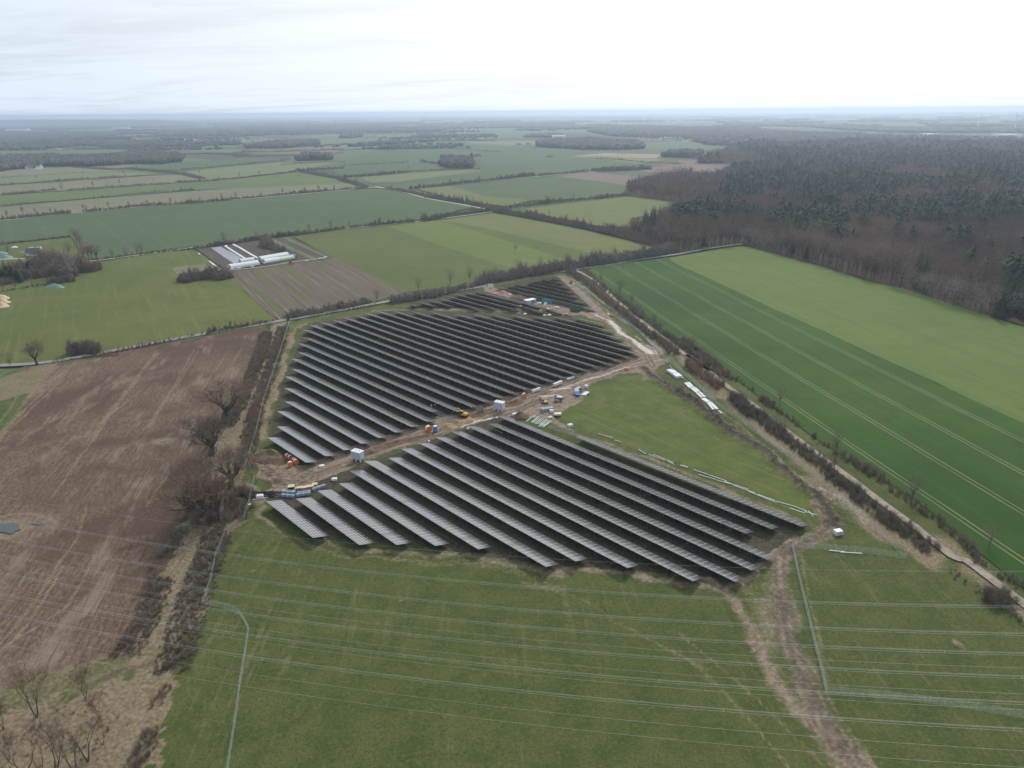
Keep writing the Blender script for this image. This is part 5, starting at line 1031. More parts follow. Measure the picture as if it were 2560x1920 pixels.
# transformer stations on stilts
def station(xy, rz, label):
    e = thing('transformer_station', xy, rz, label, 'transformer station', 'transformer stations'); L, Wd, H_ = 4.2, 2.5, 3.0
    for x in (-1.9, 0, 1.9):
        for y in (-1.0, 1.0): MB().use(m_white).box((x, y, .45), (.45, .35, .9), bev=.03).build('foot', e)
    MB().use(m_lilac).box((0, 0, .9 + H_ / 2), (L, Wd, H_), bev=.08).build('enclosure', e); MB().use(m_white).box((0, 0, .95 + H_), (L + .1, Wd + .1, .1), bev=.03).build('roof', e)
    for i in range(4): b_ = MB().use(m_grid); b_.box((-1.55 + i * 1.03, -Wd / 2 - .03, 2.3), (.82, .05, 2.3)); b_.use(m_lilac); [b_.box((-1.55 + i * 1.03, -Wd / 2 - .06, 1.4 + k * .42), (.78, .03, .26)) for k in range(5)]; b_.build('louvre_door', e)
    for i in range(2): MB().use(m_grid).box((-.9 + i * 1.7, .2, .95 + H_ + .1), (.7, .7, .12), bev=.03).build('roof_vent', e)
    MB().use(m_white).box((L / 2 + .03, 0, 2.3), (.04, 1.7, 2.2)).build('end_door', e)
station(W1('c 884,1640'), RA(-28), 'lilac-white transformer station on feet beside the second row end, lower left'); station(W1('c 2105,1205'), RA(-28), 'lilac-white transformer station on feet in the middle of the site')
# soil, sand and brush heaps
def heap(xy, rz, L, Wd, H_, mat, label, seed=1, lumps=.35, name='soil_heap', cat='heap'):
    n = 22; V = []; 
    for j in range(n):
        for i in range(n):
            u_, v_ = i / (n - 1) * 2 - 1, j / (n - 1) * 2 - 1; r = min(1, math.hypot(u_, v_)); z = max(0, 1 - r ** 1.4) * (1 - lumps + 2 * lumps * float(vnoise(np.array([u_ * 2.2 + seed]), np.array([v_ * 2.2]), 1.3, seed + 3)[0])) * H_
            V.append((u_ * L / 2, v_ * Wd / 2, z - .08))
    F = [(j * n + i, j * n + i + 1, (j + 1) * n + i + 1, (j + 1) * n + i) for j in range(n - 1) for i in range(n - 1)]
    o = link(name, np_mesh(name, V, F, mat, smooth=True), None, (xy[0], xy[1], gz(*xy)), rz); return tag(o, label, cat)
cr_ = ang('k 600,860 1200,700')
heap(W1('g 640,420'), RA(-20), 15, 11, 2.6, m_soil, 'big dark heap of topsoil and roots beside the orange drums', 3, .6); heap(W1('k 700,850'), cr_, 9, 4.5, 2.0, m_sand, 'ochre sand heap next to the blue cabin', 5, .4); heap(W1('k 960,760'), cr_, 9, 4.5, 2.0, m_sand, 'ochre sand heap in the middle of three', 6, .4); heap(W1('k 1180,700'), cr_, 8, 4.5, 1.8, m_sand, 'ochre sand heap at the right of three', 8, .4)
heap(W1('m 560,960'), 0, 8, 6, 1.8, m_soil, 'dark brush heap above the last solar rows', 9, .7); heap(W1('m 330,660'), cr_, 16, 7, 1.6, m_soil, 'dark excavated soil right of the middle transformer station', 10, .8); heap(W1('k 1500,520'), cr_, 14, 6, 1.5, m_soil, 'dark excavated soil left of the middle transformer station', 11, .8)
heap(W1('c 960,1570'), cr_, 12, 6, 1.0, m_soil, 'churned soil ridge right of the lower transformer station', 12, .8); heap(W1('n 530,335'), RA(-40), 16, 10, 3.0, m_soil, 'dark grey heap in the container yard', 13, .3); heap(W1('n 260,240'), RA(-10), 14, 6, 1.5, plain('brick_rubble', (.30, .17, .12), .95, scale=1.2, var=.4), 'reddish rubble heap by the road entrance', 14, .6)
heap(W1('c 1200,1490'), cr_, 22, 5, .9, m_soil, 'long low soil ridge along the ends of the upper rows', 17, .8); heap(W1('c 1420,1440'), cr_, 16, 4, .8, m_soil, 'low soil ridge left of the orange compressor', 18, .8)
for i, (s, r) in enumerate((('f 30,1290', 12), ('f 40,1360', 13), ('f 20,1430', 12))): heap(W1(s), RA(-15), r, 9, 3.0, m_sand2, ('upper', 'middle', 'lower')[i] + ' pale sand heap at the left edge of the meadow', 20 + i, .3, 'sand_heap')
# loose brush sticks on the churned entrance
segs = []; rg2 = random.Random(9)
for q, n_, sp in (('g 560,620', 40, 5), ('g 850,980', 50, 4), ('g 700,760', 40, 4)):
    c_ = W1(q)
    for i in range(n_):
        x, y = c_[0] + rg2.gauss(0, sp * .6), c_[1] + rg2.gauss(0, sp * .6); a = RA(-40) + rg2.gauss(0, .35); L = rg2.uniform(1, 3.2); z = gz(x, y) + rg2.uniform(.05, .5); segs.append(((x, y, z), (x + math.cos(a) * L, y + math.sin(a) * L, z + rg2.uniform(-.1, .3)), .06, .03))
V, F = prisms(segs, 4); tag(link('brushwood', np_mesh('brushwood', V, F, m_bark2)), 'broken branches strewn over the churned soil by the left entrance', 'brushwood', kind='stuff')
segs = []
for q, n_, sp in (('d 1700,1140', 60, 6), ('d 1900,1270', 60, 6), ('F 300,790', 80, 7), ('F 600,1010', 80, 7), ('F 850,1220', 80, 6), ('F 970,1350', 50, 5), ('H 640,180', 90, 5), ('c 250,700', 70, 5), ('c 180,1000', 70, 5), ('c 110,1280', 60, 4), ('c 340,520', 40, 4), ('d 1600,1060', 50, 6)):
    c_ = W1(q)
    for i in range(n_):
        x, y = c_[0] + rg2.gauss(0, sp * (.35 if q[0] == 'c' else .5)), c_[1] + rg2.gauss(0, sp); a = rg2.random() * 6.3; L = rg2.uniform(.6, 2.2); z = gz(x, y) + rg2.uniform(.02, .3); segs.append(((x, y, z), (x + math.cos(a) * L, y + math.sin(a) * L, z + rg2.uniform(0, .25)), .07, .03))
V, F = prisms(segs, 4); tag(link('brushwood', np_mesh('brushwood', V, F, m_bark2)), 'dry sticks and cleared brush along soil ridge and block edges', 'brushwood', kind='stuff')
# loose galvanised rails beside the unfinished row, and white poles along it
def rail(s, label, group, w_=.25, h=.2, mat=None):
    a, c_ = W(s); L = math.hypot(c_[0] - a[0], c_[1] - a[1]); m_ = MB().use(mat or m_galv)
    m_.prism([(-w_ / 2, .1), (w_ / 2, .1), (w_ / 2, .1 + h), (w_ / 4, .1 + h), (w_ / 4, .14), (-w_ / 4, .14), (-w_ / 4, .1 + h), (-w_ / 2, .1 + h)], -L / 2, L / 2)
    o = link('steel_rail', m_.mesh('steel_rail'), None, ((a[0] + c_[0]) / 2, (a[1] + c_[1]) / 2, gz(*a)), math.atan2(c_[1] - a[1], c_[0] - a[0])); tag(o, label, 'rail', group)
m_rail = plain('greenish_galvanised', (.46, .54, .51), .5, .3)
for i, s in enumerate(('m 700,1065 905,925', 'm 820,1085 980,955', 'm 850,1100 1020,970', 'm 900,1115 1060,990', 'm 940,1125 1110,1000', 'm 1000,1130 1180,1010', 'm 1050,1140 1180,1050', 'm 1110,1165 1230,1050', 'm 1150,1150 1290,1060', 'm 980,1180 1070,1120', 'm 1040,1185 1120,1120', 'm 1090,1195 1170,1130')):
    rail(s, '%s loose greenish steel rail from the left beside the unfinished row' % ORD[i], 'loose rails beside the unfinished row', .45, .25, m_rail)
rail('m 710,970 930,985', 'cross rail lying behind the loose rails', None, .3, .2, m_rail)
PL = ['F 0,1040 50,1055', 'F 85,1068 180,1100', 'F 185,1102 300,1142', 'F 285,1145 440,1196', 'F 120,1100 230,1132', 'F 235,1135 330,1162', 'F 340,1170 480,1220', 'F 500,1230 610,1270', 'F 440,1210 620,1282', 'F 620,1275 740,1308', 'F 740,1308 815,1338', 'F 705,1318 800,1350', 'F 825,1335 855,1370', 'F 800,1340 882,1362', 't 540,15 640,45', 't 655,60 700,75', 't 820,125 870,155', 't 890,160 1000,200', 't 1020,205 1065,228', 't 920,158 1060,215', 't 1110,232 1160,246']
for i, s in enumerate(PL): rail(s, '%s white pole from the far end of the line along the last row' % ORD[i] if False else 'white pole, %s in the line beside the outermost solar row' % ORD[i], 'white poles beside the outermost row', .22, .16, m_white)
rail('H 958,252 1060,262', 'white pole lying by the faint fence, left one', None, .3, .2, m_white); rail('H 1030,264 1170,272', 'white pole lying by the faint fence, right one', None, .3, .2, m_white); rail('g 295,1408 645,1352', 'white plank lying by the black pipe heap', None, .35, .2, m_white); rail('k 1820,895 2000,970', 'thin rail lying between two lower rows', None, .25, .2, m_galv); rail('k 465,590 630,650', 'thin rail lying on grass beside the unfinished frame', None, .2, .2, m_galv)
# white box cabinet, roadside sign board
def cabinet(s, rz, d, label, name='white_cabinet', cat='cabinet', mat=None):
    e = thing(name, W1(s), rz, label, cat); MB().use(mat or m_white).box((0, 0, .25 + d[2] / 2), d, bev=.06).build('body', e); MB().use(m_galv).box((0, 0, .13), (d[0] * .9, d[1] * .9, .24)).build('base', e); MB().use(m_grid).box((0, -d[1] / 2 - .02, .25 + d[2] / 2), (d[0] * .7, .03, d[2] * .6)).build('door', e); return e
cabinet('H 1012,148', RA(15), (2.3, 1.7, 1.3), 'white box cabinet standing alone on the grass by the loop track'); cabinet('g 240,1545', RA(20), (1.0, .9, .8), 'small white sack-like box by the left fence'); cabinet('m 20,1010', RA(15), (1.0, .8, .6), 'tiny cream box at the head of the thirteenth row'); cabinet('k 1200,900', RA(15), (1.1, .8, .7), 'tiny cream box beside the lower row ends'); cabinet('k 300,1180', RA(10), (.9, .6, .4), 'small white lid lying between road and lower rows')
e = thing('notice_board', W1('n 45,148'), RA(25), 'white notice board facing the road entrance', 'sign'); MB().use(m_white).box((0, 0, 2.0), (4.2, .12, 2.2)).build('board', e)
for x in (-1.6, 1.6): MB().use(m_galv).box((x, .12, 1.3), (.14, .1, 2.6)).build('leg', e)
# portable toilet and compressor
e = thing('portable_toilet', W1('k 448,935'), RA(20), 'blue portable toilet with white roof', 'toilet cabin'); MB().use(m_blue).box((0, 0, 1.15), (1.35, 1.35, 2.3), bev=.06).build('cabin', e); MB().use(m_white).box((0, 0, 2.42), (1.4, 1.4, .22), bev=.09).build('roof', e); MB().use(m_cyan).box((0, -.69, 1.1), (.95, .03, 1.95)).build('door', e); MB().use(m_dark).box((0, 0, .05), (1.5, 1.5, .1)).build('skid', e)
drum(W1('k 290,925'), RA(-60), 'large orange drum lying beside the blue toilet', 1.25, 1.5); drum(W1('m 655,510'), RA(-60), 'orange drum on the turning area below the middle row ends', 1.1, 1.0)
# vehicles
def wheels(e, xs, y, r=.36, w_=.26):
    for x in xs:
        for s_ in (-1, 1):
            o = MB().use(m_dark).tube((x, s_ * y - w_ / 2, r), (x, s_ * y + w_ / 2, r), r, n=16).build('wheel', e); q = MB().use(m_galv).tube((x, s_ * (y + w_ / 2 * s_ * s_) , r), (x, s_ * (y + .02) + s_ * w_ / 2, r), r * .5, n=10).build('rim', o)
def van(s, rz, label, L=5.6, body=None):
    e = thing('van', W1(s), rz, label, 'van'); body = body or m_white
    b_ = MB().use(body); b_.prism([(-.95, .45), (.95, .45), (.98, 1.2), (.85, 2.3), (-.85, 2.3), (-.98, 1.2)], -L / 2, L / 2 - 1.4); b_.build('body', e)
    MB().use(body).add([(L / 2 - 1.4, -.97, .45), (L / 2, -.9, .45), (L / 2, .9, .45), (L / 2 - 1.4, .97, .45), (L / 2 - 1.4, -.95, 2.25), (L / 2 - .9, -.75, 1.6), (L / 2 - .9, .75, 1.6), (L / 2 - 1.4, .95, 2.25), (L / 2, -.85, 1.1), (L / 2, .85, 1.1)], [(3, 2, 1, 0), (0, 1, 8, 5, 4), (2, 3, 7, 6, 9), (1, 2, 9, 8), (8, 9, 6, 5), (5, 6, 7, 4), (0, 4, 7, 3)]).build('bonnet', e)
    MB().use(m_glass).add([(L / 2 - 1.36, -.8, 2.2), (L / 2 - .88, -.68, 1.64), (L / 2 - .88, .68, 1.64), (L / 2 - 1.36, .8, 2.2)], [(0, 1, 2, 3)]).build('windscreen', e)
    for s_ in (-1, 1): MB().use(m_glass).box((-.3, s_ * .985, 1.6), (L - 2.6, .03, .6)).build('side_window', e)
    wheels(e, (-L / 2 + 1, L / 2 - 1), .85); return e
va = RA(58); van('m 1895,395', va, 'white and blue van parked on the turning area', body=m_bluegrey)
e = thing('small_truck', W1('m 1865,465'), RA(95), 'small white truck cab parked behind the van', 'truck'); MB().use(m_white).box((1.0, 0, 1.3), (1.5, 1.9, 1.8), bev=.15).build('cab', e); MB().use(m_blue).box((-.9, 0, .95), (2.6, 1.9, .5), bev=.04).build('load_bed', e); MB().use(m_glass).box((1.78, 0, 1.6), (.05, 1.6, .7)).build('windscreen', e); wheels(e, (-1.2, 1.1), .8)
def excavator(s, rz, label, k=1.0, col=None, boom=1.0):
    e = thing('excavator', W1(s), rz, label, 'excavator'); e.scale = (k, k, k); col = col or m_yellow
    for s_ in (-1, 1):
        b_ = MB().use(m_dark); b_.prism([(s_ * 1.0 - .22, .12), (s_ * 1.0 + .22, .12), (s_ * 1.0 + .22, .75), (s_ * 1.0 - .22, .75)], -1.5, 1.5); b_.tube((-1.5, s_ * 1.0 - .22, .43), (-1.5, s_ * 1.0 + .22, .43), .33, n=12); b_.tube((1.5, s_ * 1.0 - .22, .43), (1.5, s_ * 1.0 + .22, .43), .33, n=12); b_.build('track', e)
    MB().use(col).box((-.5, 0, 1.35), (2.6, 2.2, 1.0), bev=.15).build('body', e); o = MB().use(m_glass).box((.5, .55, 2.1), (1.2, .95, 1.4), bev=.1).build('cab', e); MB().use(col).box((.5, .55, 2.84), (1.3, 1.0, .1), bev=.03).build('cab_roof', o)
    b_ = MB().use(col); b_.tube((.7, -.35, 1.6), (2.4, -.35, 3.4 * boom), .22, .18, n=6); b_.tube((2.4, -.35, 3.4 * boom), (4.2, -.35, 3.2 * boom), .18, .16, n=6); b_.build('boom', e); MB().use(col).tube((4.2, -.35, 3.2 * boom), (4.8, -.35, 1.1), .15, .12, n=6).build('stick', e)
    MB().use(m_dark).add([(4.5, -.75, 1.1), (5.1, -.75, 1.0), (5.0, -.75, .4), (4.4, -.75, .5), (4.5, .05, 1.1), (5.1, .05, 1.0), (5.0, .05, .4), (4.4, .05, .5)], [(0, 1, 2, 3), (7, 6, 5, 4), (0, 4, 5, 1), (1, 5, 6, 2), (2, 6, 7, 3), (3, 7, 4, 0)]).build('bucket', e); return e
excavator('k 1100,600', RA(160), 'yellow excavator with raised boom beside the middle upper row ends', 1.0); excavator('m 1120,650', RA(125), 'compact yellow digger on the turning area', .75, plain('dull_yellow', (.35, .30, .10), .6), .8); excavator('d 858,240', RA(70), 'small red-brown digger on the far construction road', .8, m_red, .8)
e = thing('telehandler', W1('m 1440,600'), RA(-15), 'dark machine with grey hood and open side on the turning area', 'telehandler'); MB().use(m_dark).box((0, 0, 1.1), (3.4, 1.6, .8), bev=.2).build('chassis', e); MB().use(m_galv).prism([(-.8, 1.5), (.8, 1.5), (.55, 2.1), (-.55, 2.1)], -1.4, 1.7).build('hood', e); MB().use(m_glass).box((-1.2, 0, 1.9), (1.1, 1.2, 1.0), bev=.1).build('cab', e); MB().use(m_dark).tube((1.5, 0, 1.6), (3.0, 0, .7), .15, n=6).build('boom', e); wheels(e, (-1.2, 1.2), .8, .5, .35)
e = thing('trailer', W1('m 1420,930'), RA(10), 'small trailer with cream tarpaulin beside the rails', 'trailer'); MB().use(m_cream).prism([(-.9, .8), (.9, .8), (.85, 1.4), (0, 1.6), (-.85, 1.4)], -1.5, 1.5).build('tarpaulin', e); MB().use(m_grid).box((0, 0, .7), (3.0, 1.7, .15)).build('chassis', e); wheels(e, (0,), .85)
def skip(s, rz, label, mat, d=(5.8, 2.3, 2.2)):
    e = thing('container', W1(s), rz, label, 'container', 'site containers'); L, Wd, H_ = d; b_ = MB().use(mat)
    for sx_ in (-1, 1): b_.box((sx_ * (L / 2 - .05), 0, .1 + H_ / 2), (.1, Wd, H_)); b_.box((0, sx_ * (Wd / 2 - .05), .1 + H_ / 2), (L - .2, .1, H_))
    b_.box((0, 0, .2), (L - .2, Wd - .2, .1)); b_.build('body', e); r_ = MB().use(mat)
    for i in range(9):
        for sy in (-1, 1): r_.box((-L / 2 + .35 + i * (L - .7) / 8, sy * (Wd / 2 + .04), .1 + H_ / 2), (.12, .08, H_ - .1))
    r_.build('rib', e); MB().use(mat).box((0, Wd / 2, .15 + H_), (L, .14, .12)).build('rim', e); return e
skip('n 1025,410', RA(-8), 'cyan-blue open container in the container yard', m_cyan, (7, 2.4, 2.4)); skip('n 850,365', RA(-20), 'dark green container beside the white sheets', m_green); skip('n 1510,560', RA(-25), 'dark green open container at the right of the yard, front', m_green, (6, 2.4, 1.8)); skip('n 1500,525', RA(-25), 'dark green open container at the right of the yard, back', m_green, (5.5, 2.3, 1.8))
e = thing('site_cabin', W1('n 725,405'), RA(40), 'white flat-roofed site cabin between heap and green container', 'cabin'); MB().use(m_white).box((0, 0, 2.45), (8, 4.4, .12), bev=.03).build('roof', e); MB().use(m_grid).box((0, 0, 1.2), (7.6, 4.0, 2.4)).build('wall', e); MB().use(m_glass).box((1, -2.02, 1.4), (1.4, .04, .9)).build('window', e); MB().use(m_white).box((-2, -2.02, 1.05), (.9, .04, 2.0)).build('door', e)
for i, (s, l, m_) in enumerate((('n 510,510', 'yellow crate, left of the yellow group', m_yellow), ('n 545,500', 'yellow crate in the middle of the yellow group', m_yellow), ('n 585,515', 'yellow crate at the right of the yellow group', m_yellow), ('n 535,530', 'yellow crate in front of the yellow group', m_yellow), ('n 560,480', 'yellow crate at the back of the yellow group', m_yellow), ('n 500,552', 'blue-grey crate below the yellow group', m_bluegrey), ('n 550,556', 'second blue-grey crate below the yellow group', m_bluegrey),
        ('n 890,432', 'cream sack stack left below the cyan container', m_cream), ('n 980,445', 'cream sack stack right below the cyan container', m_cream), ('n 1000,422', 'cream sack close to the cyan container', m_cream), ('n 1160,490', 'white sack pile between rows, left', m_white), ('n 1200,500', 'pinkish sack pile between rows, right', m_cream), ('n 910,548', 'cream sack pile at the front row end, left', m_cream), ('n 950,540', 'cream sack pile at the front row end, second', m_cream), ('n 990,548', 'cream sack pile at the front row end, third', m_cream), ('n 1025,535', 'cream sack pile at the front row end, last', m_cream),
        ('n 980,635', 'cream sack lying above the big block, left', m_cream), ('n 1060,635', 'cream sack lying above the big block, right', m_cream), ('n 640,605', 'small cream sack on the dirt track', m_cream), ('n 1350,625', 'brown crate with pale top above the big block', m_brown), ('n 1400,635', 'brown crate beside the pale-topped one', m_brown), ('n 380,278', 'white sack beside the rubble heap', m_white), ('n 2130,640', 'small red crate by the hedge at the bend', m_red), ('n 1480,85', 'white sack by the far digger', m_white), ('g 1890,650', 'white stone slab on the churned soil', m_cream), ('g 2180,960', 'white sack left of the third row head', m_white), ('d 1330,990', 'orange sack on the pale central road', m_orange), ('g 465,1352', 'white sack below the pipe heap', m_white), ('m 430,945', 'white sack by the first lower rows', m_white))):
    e = thing('crate' if 'crate' in l else 'sack', W1(s), rnd.uniform(-.4, .4), l, 'crate' if 'crate' in l else 'sack', 'crates and sacks about the yard'); sc_ = rnd.uniform(.85, 1.2); MB().use(m_).box((0, 0, .12 + .45 * sc_), (1.9 * sc_, 1.3 * sc_, .9 * sc_), bev=.2 if 'sack' in l else .05).build('body', e); MB().use(m_wood).box((0, 0, .06), (1.7, 1.2, .11)).build('pallet_base', e)
rail('n 1750,580 1900,615', 'white beam lying on the bend of the road', None, .6, .3, m_white); rail('n 2065,580 2095,605', 'short white beam by the hedge', None, .8, .3, m_white)

# ---- people: one skinned body each, with vest and helmet
def person(s, rz, label, vest, arm=.3, stride=.18):
    xy = W1(s); e = thing('person', xy, rz, label, 'person', 'workers on the site')
    J = [(0, 0, .95, .14), (0, 0, 1.15, .15), (0, 0, 1.38, .16), (0, 0, 1.50, .06), (0, .01, 1.60, .085), (0, .01, 1.70, .08)]; Ed = [(0, 1), (1, 2), (2, 3), (3, 4), (4, 5)]
    for s_ in (-1, 1):
        k = len(J); J += [(s_ * .20, 0, 1.42, .06), (s_ * .27, arm * .5, 1.16, .045), (s_ * .25, arm, .95, .035), (s_ * .25, arm + .06, .88, .04)]; Ed += [(2, k), (k, k + 1), (k + 1, k + 2), (k + 2, k + 3)]
        k = len(J); J += [(s_ * .10, 0, .88, .09), (s_ * .11, s_ * stride * .5 + .02, .48, .06), (s_ * .11, s_ * stride, .07, .045), (s_ * .11, s_ * stride + .15, .04, .04)]; Ed += [(0, k), (k, k + 1), (k + 1, k + 2), (k + 2, k + 3)]
    me = bpy.data.meshes.new('body'); me.from_pydata([j[:3] for j in J], Ed, []); o = bpy.data.objects.new('skinned', me); C.objects.link(o)
    o.modifiers.new('s', 'SKIN'); 
    for i, j in enumerate(J): me.skin_vertices[0].data[i].radius = (j[3], j[3])
    me.skin_vertices[0].data[0].use_root = True; o.modifiers.new('d', 'SUBSURF').levels = 1
    dg = bpy.context.evaluated_depsgraph_get(); bm_ = bpy.data.meshes.new_from_object(o.evaluated_get(dg)); bpy.data.objects.remove(o)
    bm_.materials.clear(); bm_.materials.append(m_cloth); bm_.materials.append(m_skin)
    for f_ in bm_.polygons: f_.material_index = 1 if f_.center.z > 1.5 or (abs(f_.center.x) > .2 and f_.center.z < .93) else 0
    link('body', bm_, e); MB().use(vest).prism([(-.15, .95), (.15, .95), (.19, 1.2), (.17, 1.45), (-.17, 1.45), (-.19, 1.2)], -.23, .23).build('vest', e); MB().use(m_white).tube((0, .01, 1.68), (0, .01, 1.80), .13, .07, n=12).build('helmet', e)
for s, rz, l, v in (('k 360,385', 1.2, 'worker in yellow vest standing left of the bare frame', m_vest), ('k 445,375', -1, 'worker in yellow vest standing right beside the other at the bare frame', m_vest), ('k 1272,430', .6, 'worker in white-yellow vest walking by the row end', m_vest), ('m 420,305', 2, 'worker in pale vest between two upper rows above the orange drum', m_vest), ('m 980,105', 0, 'worker in orange vest between the rows', m_vest2),
        ('d 178,1003', 1, 'worker in yellow vest deep between the upper rows, left', m_vest), ('d 422,1030', 2.5, 'worker in white vest deep between the upper rows, right', m_vest), ('c 2043,865', .3, 'worker in yellow vest among the farther rows', m_vest), ('m 1395,640', 1.9, 'worker in white shirt beside the dark machine', m_white), ('m 1370,645', -.5, 'worker in orange vest beside the dark machine', m_vest2)): person(s, rz, l, v)

# ================================================================== garden and farm
def tunnel(s, wd, h, label, mat=None):
    a, c_ = W(s); L = math.hypot(c_[0] - a[0], c_[1] - a[1]); e = thing('polytunnel', ((a[0] + c_[0]) / 2, (a[1] + c_[1]) / 2), math.atan2(c_[1] - a[1], c_[0] - a[0]), label, 'polytunnel', 'polytunnels of the market garden', z=.6)
    prof = [(-wd / 2, 0)] + [(-wd / 2 * math.cos(math.pi * i / 10), h * (.25 + .75 * math.sin(math.pi * i / 10))) for i in range(11)] + [(wd / 2, 0)]
    MB().use(mat or m_film).prism(prof, -L / 2, L / 2).build('film', e); n = int(L / 3); 
    hb = MB().use(m_galv)
    for k in range(n + 1):
        x = -L / 2 + k * L / n
        for p0, p1 in zip(prof[:-1], prof[1:]): hb.tube((x, p0[0] * 1.01, p0[1] * 1.01 + .02), (x, p1[0] * 1.01, p1[1] * 1.01 + .02), .05, n=3, cap=False)
    hb.build('hoops', e); MB().use(m_grid).box((-L / 2 - .03, 0, h * .4), (.05, wd * .4, h * .8)).build('door', e)
tunnel('e 545,545 960,480', 8, 3.6, 'long white polytunnel at the left front'); tunnel('e 700,455 900,425', 6, 3.0, 'short white polytunnel behind the left one'); tunnel('e 985,425 1385,355', 8, 3.4, 'white polytunnel at the back right'); tunnel('e 1045,460 1260,425', 7.5, 3.2, 'white front half of the right polytunnel'); tunnel('e 1265,425 1470,392', 7.5, 3.0, 'green-covered end of the right polytunnel', plain('green_film', (.38, .52, .36), .5))
def strip(s, wd, label, h=.5):
    a = W(s); q = resample(a, 3); q = np.concatenate([q, [[a[-1][0], a[-1][1], q[-1, 2], q[-1, 3]]]]); V = []; F = []
    for i, (x, y, dx, dy) in enumerate(q):
        wv = wd * rnd.uniform(.85, 1.1)
        for t, z in ((-.5, 0), (-.3, .8), (.3, 1), (.5, 0)): V.append((x - dy * wv * t, y + dx * wv * t, .6 + h * z * rnd.uniform(.8, 1.1)))
    for i in range(len(q) - 1):
        for k in range(3): F.append((4 * i + k, 4 * i + k + 1, 4 * i + 5 + k, 4 * i + 4 + k))
    o = link('fleece_cover', np_mesh('fleece_cover', V, F, m_white)); tag(o, label, 'fleece cover')
strip('e 510,205 480,212 560,262 700,350 790,405', 2.2, 'white fleece strip left, with hooked end'); strip('e 600,190 700,240 850,330 985,405', 2.4, 'straight white fleece strip ending at the right polytunnel'); strip('e 640,310 800,410', 1.4, 'thin white fleece edge beside the left strip'); strip('e 95,320 125,345', 1.2, 'white scrap at the top of the meadow boundary'); strip('e 255,435 320,495', 1.2, 'white scrap row on the meadow boundary, left'); strip('e 300,470 360,515', 1.2, 'white scrap row on the meadow boundary, right')
e = thing('tractor', W1('e 1450,480'), RA(20), 'red tractor on the garden path', 'tractor', z=.6); MB().use(m_red).box((.8, 0, 1.3), (2.0, 1.0, .9), bev=.1).build('bonnet', e); o = MB().use(m_glass).box((-.7, 0, 2.0), (1.5, 1.5, 1.5), bev=.1).build('cab', e); MB().use(m_red).box((-.7, 0, 2.8), (1.7, 1.7, .12), bev=.04).build('cab_roof', o); MB().use(m_red).box((-1.9, 0, 1.4), (1.2, 2.0, 1.0), bev=.06).build('hopper', e); wheels(e, (-.9,), .95, .8, .5); wheels(e, (1.4,), .8, .5, .35)
e = thing('shed', W1('e 1470,390'), RA(20), 'blue-grey machine shed behind the polytunnels', 'shed', z=.6); MB().use(m_grid).box((0, 0, 1.3), (6, 4, 2.6)).build('wall', e); MB().use(m_bluegrey).prism([(-2.3, 2.55), (2.3, 2.55), (0, 3.5)], -3.2, 3.2).build('roof', e); MB().use(m_dark).box((0, -2.03, 1.1), (2.6, .04, 2.1)).build('door', e)
for i, s in enumerate(('e 880,520', 'e 685,545', 'e 590,555', 'e 1060,470', 'e 1670,435', 'e 1860,405', 'e 1910,400', 'e 1945,380')): e = thing('garden_crate', W1(s), RA(20), '%s white crate from the left along the garden path' % ORD[i], 'crate', 'white crates along the garden path', z=.6); MB().use(m_white).box((0, 0, .5), (2.6, 1.4, .9), bev=.1).build('body', e)
heap(W1('f 945,1100'), RA(-8), 17, 7, 3.2, m_tarp, 'green tarpaulin-covered mound at the farm boundary', 31, .12, 'tarpaulin_mound', 'covered mound'); heap(W1('f 90,585'), RA(-8), 16, 9, 3.2, m_tarp, 'green tarpaulin-covered stack in the farmyard', 32, .15, 'tarpaulin_mound', 'covered mound'); heap(W1('f 30,520'), 0, 14, 6, 2.5, m_bluegrey, 'pale blue covered stack at the left edge', 33, .15, 'tarpaulin_mound', 'covered mound')
e = thing('caravan', W1('f 620,455'), RA(8), 'long silver caravan on the farmyard grass', 'caravan', z=.4); MB().use(m_white).box((0, 0, 1.6), (11, 2.4, 2.2), bev=.35).build('body', e); MB().use(m_galv).box((0, 0, 2.75), (10.4, 2.0, .1), bev=.04).build('roof', e)
for i in range(3): MB().use(m_glass).box((-3.5 + i * 3.4, -1.22, 1.8), (1.5, .04, .7)).build('window', e)
wheels(e, (-.6, .6), 1.0)
def house(xy, rz, L, Wd, H_, roof, label, group, wall=None, name='house', z=.3):
    e = thing(name, xy, rz, label, name.replace('_', ' '), group, z=z); MB().use(wall or m_wall).prism([(-Wd / 2, 0), (Wd / 2, 0), (Wd / 2, H_), (0, H_ + Wd * .42), (-Wd / 2, H_)], -L / 2, L / 2).build('wall', e)
    b_ = MB().use(roof); r = Wd / 2 + .5; k = Wd * .42 / (Wd / 2)
    for s_ in (-1, 1): b_.add([(-L / 2 - .4, 0, H_ + Wd * .42 + .15), (L / 2 + .4, 0, H_ + Wd * .42 + .15), (L / 2 + .4, s_ * r, H_ + Wd * .42 - r * k + .15), (-L / 2 - .4, s_ * r, H_ + Wd * .42 - r * k + .15)], [(0, 1, 2, 3)])
    o = b_.build('roof', e); MB().use(m_tile2).box((L * .2, 0, H_ + Wd * .42 + .5), (.7, .7, 1.3)).build('chimney', o); MB().use(m_glass).box((0, -Wd / 2 - .03, H_ * .6), (L * .5, .05, H_ * .25)).build('window', e); return e
house(W1('f 590,545'), RA(20), 11, 8, 3, m_tile2, 'small dark-roofed farm cottage by the grove', None, z=.4); house(W1('f -60,960'), RA(20), 12, 9, 4, m_tile, 'brick-roofed farmhouse at the left edge', None, z=.4)
